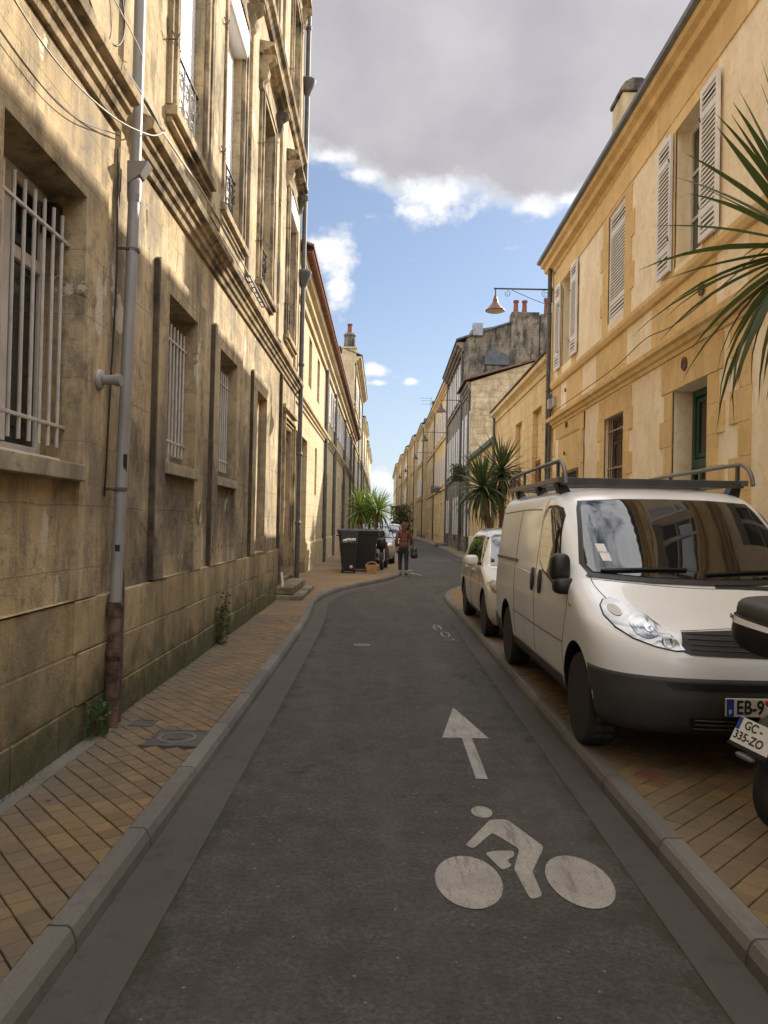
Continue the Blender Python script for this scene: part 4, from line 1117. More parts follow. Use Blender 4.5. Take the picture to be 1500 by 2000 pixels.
# door
dr = MB().box((dr1[0],-.42,.12), (dr1[1],-.34,dr1[3]), 0, PR).build('door', M['door_green'], R1)
ring_frame(PR, dr1[0], dr1[1], .12, dr1[3], -.34, -.28, .10, bottom=False).box((dr1[0]+.1,-.34,2.50), (dr1[1]-.1,-.27,2.64), 0, PR).box((dr1[0]+.1,-.33,2.42), (dr1[1]-.1,-.24,2.50), 0, PR).build('frame', M['door_green'], dr, bevel=.008)
um = (dr1[0]+dr1[1])/2
for a, b in ((dr1[0]+.12, um-.03), (um+.03, dr1[1]-.12)):
    for z0, z1 in ((.3, 1.0), (1.1, 2.36)):
        p = MB().box((a,-.34,z0), (b,-.31,z1), 0, PR); p.box((a+.07,-.31,z0+.07), (b-.07,-.29,z1-.07), 0, PR)
        p.build('panel', M['door_green'], dr, bevel=.008)
fl = ring_frame(PR, dr1[0]+.12, dr1[1]-.12, 2.66, dr1[3]-.12, -.34, -.30, .06).box((um-.02,-.34,2.72), (um+.02,-.3,dr1[3]-.18), 0, PR).build('fanlight', M['door_green'], dr, bevel=.006)
MB().box((dr1[0]+.17,-.335,2.71), (dr1[1]-.17,-.325,dr1[3]-.17), 0, PR).build('pane', M['glass'], dr)
MB().box((dr1[0]-.05,-.05,-.02), (dr1[1]+.05,.12,.115), 0, PR).build('doorstep', M['slab'], R1, bevel=.01)
# barred window with thin twisted bars
window(PR, R1, bw[0], bw[1], bw[2], bw[3], bw[4]-.02, 'door_old', 3)
g = thing_part('grille', R1, PR(14.0, -.06, 2.8))
for k in range(9):
    u = bw[0]+.08+k*(bw[1]-bw[0]-.16)/8
    MB().tube([PR(u,-.06,bw[2]), PR(u,-.06,bw[3])], .009, 6).build('bar', M['rust'], g)
for z in (2.75, 3.45, 2.1): MB().box((bw[0],-.07,z-.012), (bw[1],-.05,z+.012), 0, PR).build('cross_bar', M['rail_white'], g)
MB().box((bw[0]-.1,-.05,bw[2]-.15), (bw[1]+.1,.06,bw[2]-.005), 0, PR).build('sill', M['yel'], R1, bevel=.006)
# shutters: open pairs and the closed one
RA = (0, .18, .82, 1.0)
shutter(PR, R1, 9.47, 10.03, wc[2]-.02, wc[3]+.0, .035, True, rails=RA)
shutter(PR, R1, 11.10, 11.66, wc[2]-.02, wc[3]+.0, .035, True, rails=RA)
shutter(PR, R1, 13.49, 14.54, wb[2]+.0, wb[3]+.0, -.06, True, rails=RA)
shutter(PR, R1, 16.87, 17.43, wa[2]-.02, wa[3]+.0, .035, True, rails=RA)
shutter(PR, R1, 18.57, 19.13, wa[2]-.02, wa[3]+.0, .035, True, rails=RA)
for h in wz[:1]:
    shutter(PR, R1, h[0]-.58, h[0]-.02, h[2], h[3], .035, False, rails=RA); shutter(PR, R1, h[1]+.02, h[1]+.58, h[2], h[3], .035, False, rails=RA)
for u in (10.0, 11.13, 17.40, 18.60):
    for z in (5.85, 7.0): MB().tube([PR(u,.02,z), PR(u,.085,z), PR(u,.095,z+.05)], .010, 6).build('hinge', M['iron'], R1)
# dressed stone: bands, surrounds with toothed edges, corner chain
def block(u0, u1, z0, z1, w=.018, nm='dressed_stone'):
    MB().box((u0,-.02,z0), (u1,w,z1), 0, PR).build(nm, M['yel'], R1, bevel=.004)
def band(z0, z1, w, L=1.35, u0=U1[0], u1=U1[1], gaps=()):
    u = max(u0, 4.0)
    if u0 < 3.9: block(u0, 4.0-.003, z0, z1, w)
    while u < u1-.05:
        e = min(u+L*rnd.uniform(.85, 1.15), u1)
        if u1-e < .4: e = u1
        block(u+.0015, e-.0015, z0, z1, w); u = e
def teeth(u_edge, sg, z0, z1, wide=.40, narrow=.24, h=.33, w=.019, start=0):
    """alternating long and short blocks beside an opening; sg = direction away from the opening"""
    n = max(1, round((z1-z0)/h)); q = (z1-z0)/n
    for k in range(n):
        L = wide if (k+start) % 2 else narrow
        a, b = sorted((u_edge, u_edge+sg*L)); block(a, b, z0+k*q+.0015, z0+(k+1)*q-.0015, w)
rnd = random.Random(21)
band(7.62, FH, .020, 1.6)
for ba, bb in ((4.0, 8.7), (9.6, 12.0), (13.3, 15.3), (16.5, 17.9), (18.6, 19.75)): band(4.45, 5.09, .014, 1.2, ba, bb)
for h in (wc, wb, wa):
    for e, s in ((h[0], -1), (h[1], 1)): teeth(e, s, 5.30, 7.42 if h is not wb else 7.55, .52, .36, .42)
    block(h[0]-.4, h[1]+.4, max(h[3], 7.42)+.003, 7.617, .013)
for e, s in ((dr1[0], -1), (dr1[1], 1)): teeth(e, s, .12, 3.62, .50, .32, .39)
block(dr1[0]-.45, um-.25, 3.635, 4.10, .02); block(um-.247, um+.247, 3.635, 4.10, .024); block(um+.25, dr1[1]+.45, 3.635, 4.10, .02)
for e, s in ((bw[0], -1), (bw[1], 1)): teeth(e, s, .7, 3.70, .48, .30, .36)
block(bw[0]-.42, 14.0, 3.703, 4.08, .016); block(14.003, bw[1]+.42, 3.703, 4.08, .016)
teeth(16.58, -1, .5, 4.1, .42, .26, .36); block(16.58, 19.1, 3.80, 4.1, .013)
teeth(19.75, -1, .1, 4.15, .62, .40, .36); teeth(19.75, -1, 5.3, 7.6, .62, .40, .38)
for u in (8.6, ): teeth(u, 1, .1, 4.1, .55, .30, .40)
for k in range(6): MB().box((U1[0]+k*5.6,-.02,-.02), (U1[0]+k*5.6+5.59 if k < 5 else U1[1],.045,.72), 0, PR).build('plinth_stone', M['yel'], R1, bevel=.008)
# cornices
MB().extrude([(0,4.12),(.03,4.12),(.04,4.18),(.08,4.20),(.10,4.26),(.15,4.28),(.16,4.36),(.0,4.44)], U1[0], U1[1]+.02, PR).build('string_course', M['yel'], R1, bevel=.004)
MB().extrude([(0,5.10),(.05,5.12),(.075,5.20),(.075,5.28),(.0,5.31)], U1[0], U1[1]+.02, PR).build('sill_band', M['yel'], R1, bevel=.004)
MB().extrude([(0,8.05),(.04,8.05),(.05,8.12),(.10,8.15),(.13,8.22),(.24,8.26),(.26,8.36),(.34,8.40),(.36,8.48),(0,8.48)], U1[0], U1[1]+.30, PE).build('cornice', M['yel'], R1, bevel=.004)
MB().extrude([(.0,8.483),(.36,8.483),(.43,8.50),(.44,8.56),(.40,8.58),(0,8.56)], U1[0], U1[1]+.34, PE).build('gutter', M['zincroof'], R1)
slab_roof(PE, R1, U1[0], U1[1]+.2, .30, -5.5, 8.60, 9.7, 'tilebrown', .07)
slab_roof(PE, R1, U1[0], U1[1]+.2, -5.5, -9.3, 9.7, 8.6, 'tilebrown', .07)
ch = MB().box((16.4,-1.35,8.7), (17.2,-.75,11.05), 0, PR).build('chimney', M['palep'], R1, bevel=.03)
cap = MB(); pr = [(-1.39,11.052),(-.71,11.052),(-.71,11.14),(-.80,11.26),(-.95,11.34),(-1.15,11.34),(-1.30,11.26),(-1.39,11.14)]
cap.extrude(pr, 16.35, 17.25, PR); cap.build('cap', M['sooty'], ch, bevel=.02)
# rusty anchor plates and vents
for u, z, r in ((10.55, 3.93, .095), (17.8, 4.02, .07), (17.95, 3.36, .05), (10.0, 4.80, .09), (17.95, 4.85, .05)):
    MB().lathe([(r,0),(r,.012),(r*.85,.024),(r*.2,.026)], PR(u, .045 if z > 4.6 or z < 4.1 else .02, z), 'x', 20).build('anchor_plate', M['rust'], R1, smooth=40)
# pipes on the corner with the low house
for u, r, w in ((19.60, .055, .11), (19.44, .04, .09)): downpipe(PR, R1, u, .1, 8.3 if r > .05 else 5.0, r, w, 'darkpipe')
downpipe(PR, R1, 16.15, .1, 4.1, .010, .02, 'rust')
for u, w, z in ((19.0, .10, 4.62), (19.3, .16, 4.60)): MB().box((u,.0,z), (u+.16,w,z+.26), 0, PR).build('junction_box', M['zinc'], R1, bevel=.02)
MB().tube(catmull([PR(19.3,.06,4.62), PR(19.45,.12,4.3), PR(19.5,.16,3.9), PR(19.6,.12,3.6)], 8), .015, 6).build('conduit', M['cable_black'], R1)
# thin cable draped along the string course
tag(MB().tube(catmull([PR(8.0,.10,4.66), PR(10.5,.13,4.50), PR(12.0,.10,4.62), PR(13.5,.12,4.50), PR(15.5,.14,4.46), PR(19,.10,4.48)], 10), .008, 6).build('cable', M['cable_black'], None, loc=PR(8,.1,4.66)), 'thin dark cable draped along the string course of the yellow house', 'cable')

# ------------------------------------------------------------------ low yellow house
P4 = Side(4.10, -1, .012)
R2 = thing('low_yellow_house', 'low yellow ashlar house with three tall narrow windows beside the big yellow house', 'building', (4.4, 25, 0))
h2 = [(21.2, 22.5, 2.55, 5.0, .22), (24.4, 25.6, 2.55, 5.0, .22), (28.0, 29.2, 2.55, 4.6, .22)]
mb = facade(P4, 19.80, 30.6, -.02, 6.0, h2); shell(mb, P4, 19.80, 30.6, -.02, 6.0, 0, 7, 0, .5); mb.build('wall', M['yelash'], R2, recalc=False)
for i, h in enumerate(h2):
    MB().box((h[0],-.21,h[2]), (h[1],-.15,h[3]), 0, P4).build('filled_opening', M['yelash'], R2)
    if i < 2:
        g = ring_frame(P4, h[0]+.02, h[1]-.02, h[2], h[2]+1.0, -.15, -.10, .10).build('low_gate', M['redpaint'], R2)
        MB().box((h[0]+.12,-.145,h[2]+.1), (h[1]-.12,-.12,h[2]+.9), 0, P4).build('panel', M['redpaint'], g)
MB().extrude([(0,5.72),(.04,5.72),(.06,5.85),(.20,5.98),(.20,6.10),(0,6.12)], 19.80, 30.75, P4).build('cornice', M['yelash'], R2)
MB().box((19.80,-7,6.12), (30.75,.24,6.17), 0, P4).build('roof_edge', M['tilebrown'], R2)
MB().box((19.80,0,2.32), (30.6,.06,2.5), 0, P4).build('string_course', M['yelash'], R2)
MB().tube(catmull([P4(20,.07,2.75), P4(22,.10,2.35), P4(24,.12,2.15), P4(30,.1,2.1)], 6), .02, 6).build('conduit', M['cable_black'], R2)
downpipe(P4, R2, 30.4, .1, 5.9, .055)
# garden wall with a green coping
GWALL = thing('garden_wall', 'yellow rendered wall with a green metal coping beyond the low yellow house', 'wall', P4(35, 0, 0))
mb = MB().box((30.7,-.35,-.02), (40.0,0,5.0), 0, P4); mb.build('masonry', M['yelash'], GWALL)
MB().box((30.7,-.45,5.002), (40.0,.12,5.20), 0, P4).build('coping', M['greenzinc'], GWALL)
MB().box((30.7,-.02,-.02), (40.0,.05,1.05), 0, P4).build('plinth', M['plaster'], GWALL)
# ------------------------------------------------------------------ rough stone house, then the tall sooty gable
P5 = Side(4.14, -1, .010)
R3 = row_house('stone_house', 'dark stone house with rough gable end and pale shutters, behind the right hand palm', P5, 40.1, 44.3, 9.1, 8.5, 'darkfac', 'darkfac', ((1.0, 3.3), (4.9, 7.6)), 2, 'all', None, 0, eave_o=.25, door=(1,), band=True)
gb = MB()
gp = [P5(40.06,.02,-.02), P5(40.06,.02,9.1), P5(40.06,-3.4,10.25), P5(40.06,-8.5,9.6), P5(40.06,-8.5,-.02)]
gb.prism(gp, (0,-.10,0)); gb.build('gable', M['rubble'], R3)
slab_roof(P5, R3, 39.8, 44.4, .40, -3.4, 9.16, 10.30, 'tilebrown', .10); slab_roof(P5, R3, 39.8, 44.4, -3.4, -8.6, 10.30, 9.6, 'tilebrown', .10)
downpipe(P5, R3, 40.3, .1, 9.0, .06)
R4 = row_house('tall_house', 'tall three storey house with blackened gable and red chimney pots above the stone house', P5, 44.4, 56, 12.2, 9, 'darkfac', 'darkfac', ((1.0, 3.3), (4.9, 7.4), (9.2, 11.3)), 4, 'all', None, 0, eave_o=.45, door=(2,), pipes=(44.7, 55.7))
gb = MB().prism([P5(44.36,.02,-.02), P5(44.36,.02,12.1), P5(44.36,-.35,12.9), P5(44.36,-2.7,13.3), P5(44.36,-5.2,13.75), P5(44.36,-9,13.2), P5(44.36,-9,-.02)], (0,-.12,0)); gb.build('gable', M['sooty'], R4)
for a, b, z in ((-2.65, -4.25, 13.95), (-4.30, -5.6, 13.85)):
    MB().box((44.0,b,9.0), (44.9,a,z), 0, P5).build('chimney_breast', M['sooty'], R4, bevel=.03)
pots(P5, R4, [(44.4,-2.95,13.95,.75,.16),(44.4,-3.45,13.95,.75,.16),(44.4,-4.75,13.85,1.0,.19)])
slab_roof(P5, R4, 44.1, 56.1, .50, -2.7, 12.25, 13.35, 'slate', .10); slab_roof(P5, R4, 44.1, 56.1, -2.7, -9, 13.35, 13.5, 'slate', .10)
MB().box((44.0,-1.0,12.55), (44.6,-.45,13.25), 0, P5).build('dormer_cheek', M['zincroof'], R4)
gl_ = MB().prism([P5(44.2,-1.15,10.9), P5(44.2,-1.15,11.45), P5(44.2,-1.6,11.85), P5(44.2,-2.3,11.55), P5(44.2,-2.9,11.2), P5(44.2,-2.9,10.9)], (0,-.06,0)).build('window', M['slate'], R4)
# ------------------------------------------------------------------ long row on the right
rr = [('yellow three storey house next to the tall sooty house', 56.1, 70, 12.1, 4.72, 'yelash', 'up', 4), ('yellow terrace house with a tall dark chimney stack, third from the sooty gable', 70.1, 82, 12.2, 4.75, 'sand', None, 4),
      ('pale yellow terrace house, fourth from the sooty gable', 82.1, 95, 12.3, 4.35, 'pale', 'up', 4), ('sand coloured terrace house, fifth from the sooty gable', 95.1, 108, 12.4, 3.95, 'sand', None, 4),
      ('pale terrace house with chimneys, sixth from the sooty gable', 108.1, 124, 12.4, 3.55, 'pale', 'up', 5), ('distant sand coloured house, seventh from the sooty gable', 124.1, 146, 12.6, 3.15, 'sand', None, 6),
      ('farthest house in view at the right end of the street', 146.1, 190, 12.8, 2.75, 'pale', None, 8)]
for i, (lb, a, b, H, x, wall, sh, n) in enumerate(rr):
    P = Side(x, -1)
    o = row_house('row_house', lb, P, a, b, H, 9, wall, 'yelash' if wall == 'yelash' else 'sand' if wall == 'sand' else 'palep', ((.9, 3.2), (4.7, 7.0), (8.6, 10.7)), n, sh, 'slate', 1.2,
       chim=[(b-1.6, b-.3, -2.0, -.35, H, H+(2.2 if i == 1 else 1.5), 'sooty', [(b-1.3,-1,.6,.15),(b-.7,-1,.6,.15)]), ((a+b)/2-.6, (a+b)/2+.6, -2.6, -.9, H, H+1.3, 'sand', [((a+b)/2,-1.6,.55,.15)])], door=(1,), pipes=(a+.25,), group='row houses along the right side of the street')
    for k in range(n-1):
        if i < 3:
            u = a+(b-a)*(k+1)/n
            d = MB().box((u-.55,-1.6,H+.05), (u+.55,-.1,H+1.0), 0, P).build('dormer', M['slate'], o)
            MB().box((u-.35,-.1,H+.25), (u+.35,-.06,H+.85), 0, P).build('pane', M['glass'], d)
MB().tube([Side(4.75,-1)(78,-1,14.2), Side(4.75,-1)(78,-1,17.2)], .03, 5).tube([Side(4.75,-1)(78,-2,17.0), Side(4.75,-1)(78,0.2,17.0)], .02, 5)
a_ = MB(); q = Vector((5.6, 92, 13.4)); a_.tube([q, q+Vector((0,0,3.4))], .03, 5)
for k, (L, z) in enumerate(((1.6, 3.3), (1.2, 3.0), (1.4, 2.6))): a_.tube([q+Vector((-L/2-.6,0,z)), q+Vector((L/2-.6,0,z))], .018, 4)
tag(a_.build('aerial', M['iron'], None, loc=q), 'thin rooftop television aerial against the sky on the right row', 'aerial')
# end of the street
row_house('end_house', 'far pale house closing the end of the street', Side(30, -1), 200, 240, 9, 60, 'pale', 'palep', ((1, 3), (5, 7)), 6, None, 'slate', .5)
# sign on a bracket far down the right row
sg_ = thing('hanging_sign', 'small dark sign hanging from a bracket on the right row', 'sign', (4.72, 62, 4.4))
MB().box((3.9,61.97,4.15), (4.72,62.03,4.6)).build('board', M['darkpipe'], sg_); MB().tube([(3.8,62,4.66), (4.72,62,4.66)], .02, 6).build('bracket', M['iron'], sg_)
# stone step in front of a door in the dark facade
stp = MB().box((3.9,54.0,.09), (4.6,56.2,.30)).build('doorstep', M['darkfac'], None, bevel=.03, loc=(4.3,55,.1)); tag(stp, 'dark stone step on the right pavement at the foot of the tall sooty house', 'step')

# ------------------------------------------------------------------ street lamps on wall brackets
def lamp(label, P, u, z, L, scale=1.0, detailed=True, bell='copper'):
    base = P(u, 0, z); root = thing('street_lamp', label, 'street lamp', base, 'lamps on wall brackets along the right side')
    def Q(w, h): return P(u, w, z+h)
    arm = MB().tube([Q(0,0), Q(L+.04,0)], .022, 8)
    arm.tube([Q(.0,-.32), Q(.05,-.32), Q(.05,.06)], .016, 6)
    arm.build('bracket', M['iron_blue'], root, smooth=40)
    if detailed:
        sc_ = MB()
        sc_.tube([Q(L*.72,-.03), Q(L*.36,-.26), Q(.24,-.36), Q(.05,-.30)], .008, 6)
        for cw, ch_, r0, s in ((L*.80, -.13, .085, 1), (.22, -.12, .10, -1)):
            sc_.tube([Q(cw+s*(r0*(1-q/30))*math.cos(q*.42+1.6), ch_+r0*(1-q/30)*math.sin(q*.42+1.6)) for q in range(24)], .007, 5)
        sc_.build('scroll', M['iron_blue'], root, smooth=60)
    hd = MB(); c = Q(L, 0)
    s = scale
    hd.tube([c, (c[0], c[1], c[2]-.22*s)], .016, 6)
    hd.build('hanger', M['iron_blue'], root)
    p = [(.02,-.20),(.045,-.21),(.05,-.27),(.065,-.29),(.07,-.37),(.085,-.40),(.13,-.46),(.20,-.54),(.235,-.585),(.265,-.60),(.27,-.625),(.25,-.63)]
    MB().lathe([(r*s, h*s) for r, h in p], c, n=28).build('lamp_shade', M[bell], root, smooth=35)
    MB().lathe([(.245*s,-.632*s),(.20*s,-.655*s),(.10*s,-.668*s),(.005,-.67*s)], c, n=24).build('lamp_lens', M['lens'], root, smooth=60)
    return root
lamp('copper coloured bell lamp on a scrolled bracket at the corner of the big yellow house', PR, 19.62, 7.72, 1.50, .93)
lamp('dark bell lamp on the corner of the dark stone house, nearest after the copper one', P5, 40.2, 8.15, 1.55, 1.0, False, 'lampdark')
lamp('dark bell lamp at the far corner of the tall sooty house', P5, 55.8, 8.3, 1.7, 1.0, False, 'lampdark')
lamp('small distant lamp on the third house after the sooty gable', Side(4.75,-1), 74, 8.5, 1.6, 1.0, False, 'lampdark')
lamp('tiny distant lamp on the fourth house after the sooty gable', Side(4.35,-1), 93, 8.5, 1.6, 1.0, False, 'lampdark')
lamp('farthest tiny lamp visible on the right row', Side(3.95,-1), 106, 8.5, 1.6, 1.0, False, 'lampdark')
# ------------------------------------------------------------------ vehicles: lofted bodies with features laid on them
def interp(levels, step):
    """levels: (z, yf, yr, w, D, n, rD); smooth resampling in z"""
    out = []
    L = [levels[0]]+list(levels)+[levels[-1]]
    for i in range(1, len(L)-2):
        a, b, c, d = L[i-1:i+3]
        k = max(1, int(round(max(abs(c[0]-b[0]), abs(c[1]-b[1])*.6, abs(c[3]-b[3]))/step)))
        for q in range(k):
            t = q/k; row = []
            for A, B, C, Dd in zip(a, b, c, d):
                # monotone-ish hermite
                m0, m1 = (C-A)/2, (Dd-B)/2
                lim = 1.5*(C-B)
                if (C-B) == 0: m0 = m1 = 0
                else:
                    m0 = min(max(m0, min(0, 2*lim)), max(0, 2*lim)); m1 = min(max(m1, min(0, 2*lim)), max(0, 2*lim))
                h = t*t*(3-2*t)
                row.append((2*t**3-3*t*t+1)*B+(t**3-2*t*t+t)*m0+(-2*t**3+3*t*t)*C+(t**3-t*t)*m1)
            out.append(row)
    out.append(list(levels[-1])); return out
NF, NS, NR = 18, 22, 6
def ring(row):
    z, yf, yr, w, D, n, rD = row; half = []
    for k in range(NF+1):
        a = math.pi/2*k/NF
        half.append((w*math.sin(a)**(2/n), yf+D*(1-math.cos(a)**(2/n) if k < NF else 1)))
    ys, ye = yf+D, yr-rD
    for k in range(1, NS): half.append((w, ys+(ye-ys)*k/NS))
    for k in range(NR+1):
        a = math.pi/2*k/NR; half.append((w-rD*(1-math.cos(a)), ye+rD*math.sin(a)))
    half.append((0, yr))
    left = [(-x, y) for x, y in half[1:-1]][::-1]
    return [(x, y, z) for x, y in half+left]
class Body:
    def __init__(s, levels, step=.03, arches=(), ar=.39, inner=.62):
        rows = interp(levels, step); rings = [ring(r) for r in rows]; n = len(rings[0])
        vs = [p for r in rings for p in r]; fs = []
        for i in range(len(rings)-1):
            for k in range(n): fs.append((i*n+k, i*n+(k+1)%n, (i+1)*n+(k+1)%n, (i+1)*n+k))
        fs.append(tuple(range(n))[::-1]); fs.append(tuple(range((len(rings)-1)*n, len(rings)*n)))
        s.rows, s.rings, s.n = rows, rings, n
        s.vs, s.fs = vs, fs
        me = bpy.data.meshes.new('tmp'); me.from_pydata(vs, [], fs)
        bm = bmesh.new(); bm.from_mesh(me); bmesh.ops.recalc_face_normals(bm, faces=bm.faces); bm.normal_update()
        s.bvh = BVHTree.FromBMesh(bm); bm.to_mesh(me); bm.free(); s.me = me; s.arches = arches; s.ar = ar; s.inner = inner
    def finish(s, root, mats, name='body'):
        """cut the wheel arches and link the body; mats: paint, arch lining"""
        o = link('tmp', s.me)
        cut = MB()
        for y, z in s.arches:
            for sg in (-1, 1):
                a, b = sorted((sg*s.inner, sg*1.3))
                cut.lathe([(s.ar, a), (s.ar, b)], (0, y, z), 'x', 40)
        c = link('tmpc', cut.mesh('tmpc', []))
        m = o.modifiers.new('b', 'BOOLEAN'); m.object = c; m.operation = 'DIFFERENCE'; m.solver = 'EXACT'
        dg = bpy.context.evaluated_depsgraph_get(); me = bpy.data.meshes.new_from_object(o.evaluated_get(dg)); me.name = name
        bpy.data.objects.remove(o); bpy.data.objects.remove(c)
        me.materials.clear()
        for q in mats: me.materials.append(q)
        for p in me.polygons:
            q = p.center; p.material_index = 0; p.use_smooth = True
            for y, z in s.arches:
                d = math.hypot(q.y-y, q.z-z)
                if d < s.ar*1.004 and (abs(q.x) < s.inner+.02 or abs(d-s.ar) < .02) and abs(p.normal.x) < .5 or (d < s.ar and abs(abs(q.x)-s.inner) < .01): p.material_index = 1
        me.set_sharp_from_angle(angle=R(32))
        return link(name, me, root)
    def hit(s, o, d):
        h = s.bvh.ray_cast(Vector(o), Vector(d).normalized())
        if h[0] is None:
            q = s.bvh.find_nearest(Vector(o)+Vector(d).normalized()*1.0); return q[0], q[1]
        return h[0], h[1]
    def patch(s, root, name, mat, poly, view, off=.004, cuts=3, thick=0, smooth=True, extra=None):
        """lay a 2D outline on the body. view: 'front' (x, z), 'left'/'right' (y, z), 'top' (x, y)"""
        def ray(a, b):
            if view == 'front': return (a, -2, b), (0, 1, 0)
            if view == 'rear': return (a, 8, b), (0, -1, 0)
            if view == 'left': return (-3, a, b), (1, 0, 0)
            if view == 'right': return (3, a, b), (-1, 0, 0)
            return (a, b, 4), (0, 0, -1)
        bm = bmesh.new()
        f = bm.faces.new([bm.verts.new((a, b, 0)) for a, b in poly])
        bmesh.ops.triangulate(bm, faces=[f])
        for _ in range(cuts):
            es = [e for e in bm.edges if e.calc_length() > .05]
            if not es: break
            bmesh.ops.subdivide_edges(bm, edges=es, cuts=1, use_grid_fill=True)
            bmesh.ops.triangulate(bm, faces=[f_ for f_ in bm.faces if len(f_.verts) > 3])
        for v in bm.verts:
            p, nn = s.hit(*ray(v.co.x, v.co.y)); v.co = p+nn*off
        bmesh.ops.recalc_face_normals(bm, faces=bm.faces)
        if thick:
            geo = bmesh.ops.extrude_face_region(bm, geom=bm.faces[:])
            vv = [g for g in geo['geom'] if isinstance(g, bmesh.types.BMVert)]
            for v in vv:
                q = s.bvh.find_nearest(v.co); v.co = v.co+q[1]*thick
            bmesh.ops.recalc_face_normals(bm, faces=bm.faces)
        me = bpy.data.meshes.new(name); bm.to_mesh(me); bm.free(); me.materials.append(mat)
        for p in me.polygons: p.use_smooth = smooth
        if thick: me.set_sharp_from_angle(angle=R(40))
        return link(name, me, root)
    def seam(s, root, pts, view, r=.0035, name='panel_gap', mat=None, n=8, off=-.0008):
        out = []
        P = catmull([(*p, 0) for p in pts], n) if len(pts) > 2 else [Vector((*p, 0)) for p in pts]
        if len(pts) == 2:
            P = [P[0].lerp(P[1], k/12) for k in range(13)]
        for p in P:
            a, b = p[0], p[1]
            o, d = {'front': ((a,-2,b),(0,1,0)), 'left': ((-3,a,b),(1,0,0)), 'right': ((3,a,b),(-1,0,0)), 'top': ((a,b,4),(0,0,-1))}[view]
            q, nn = s.hit(o, d); out.append(q+nn*off)
        mb = MB().tube(out, r, 5); me = mb.mesh(name, [mat or M['black']]); return link(name, me, root)
    def band(s, root, name, mat, test, off=.008):
        """a strip of the body's own faces, lifted off it"""
        use = [f for f in s.fs[:-2] if test(sum((Vector(s.vs[i]) for i in f), Vector())/4)]
        ids = sorted({i for f in use for i in f}); mp = {i: k for k, i in enumerate(ids)}
        vs = []
        for i in ids:
            v = Vector(s.vs[i]); q = s.bvh.find_nearest(v); nn = Vector(q[1]); vs.append(v+nn*off)
        me = bpy.data.meshes.new(name); me.from_pydata(vs, [], [[mp[i] for i in f] for f in use]); me.materials.append(mat)
        for p in me.polygons: p.use_smooth = True
        bm = bmesh.new(); bm.from_mesh(me); bmesh.ops.recalc_face_normals(bm, faces=bm.faces); bmesh.ops.solidify(bm, geom=bm.faces[:], thickness=off*1.5); bm.to_mesh(me); bm.free()
        return link(name, me, root)
M['paint_white'] = simple('white_van_paint', (.83, .85, .875), .30, var=.05, scale=1.5, coat=.6)
M['treadblock'] = simple('tyre_tread', (.050, .048, .046), .85)
M['paint_cream'] = simple('cream_car_paint', (.74, .71, .63), .22, coat=.8)
M['paint_silver'] = simple('silver_car_paint', (.42, .43, .45), .25, metal=.5, coat=.8)
M['bumper'] = simple('dark_grey_bumper', (.046, .044, .043), .6, var=.25, scale=3, bmp=.08)
M['carglass'] = simple('car_glass', (.010, .012, .014), .02)
M['carglass'].node_tree.nodes['Principled BSDF'].inputs['IOR'].default_value = 1.85
M['chrome'] = simple('chrome', (.75, .75, .74), .08, metal=1)
M['lampclear'] = simple('clear_lamp_cover', (.36, .355, .345), .10, metal=.6, var=.18, scale=7)
M['lampin'] = simple('lamp_reflector', (.33, .325, .32), .10, metal=.85, var=.3, scale=14)
M['amber'] = simple('amber_lens', (.40, .34, .26), .12)
M['redlens'] = simple('red_lens', (.42, .01, .02), .15)
M['steel'] = simple('steel_rim', (.42, .41, .39), .4, metal=.7, var=.3, scale=14)
M['plate'] = simple('number_plate_face', (.58, .56, .46), .4)
M['platewhite'] = simple('white_plate_face', (.66, .65, .62), .4)
M['plateblue'] = simple('plate_blue', (.015, .05, .25), .4)
M['ink'] = simple('plate_ink', (.012, .012, .012), .5)
M['rackgrey'] = simple('roof_rack_grey', (.075, .074, .074), .45, metal=.3, var=.2, scale=8)
M['railgrey'] = simple('roof_rail_tube', (.17, .165, .16), .42, metal=.4)
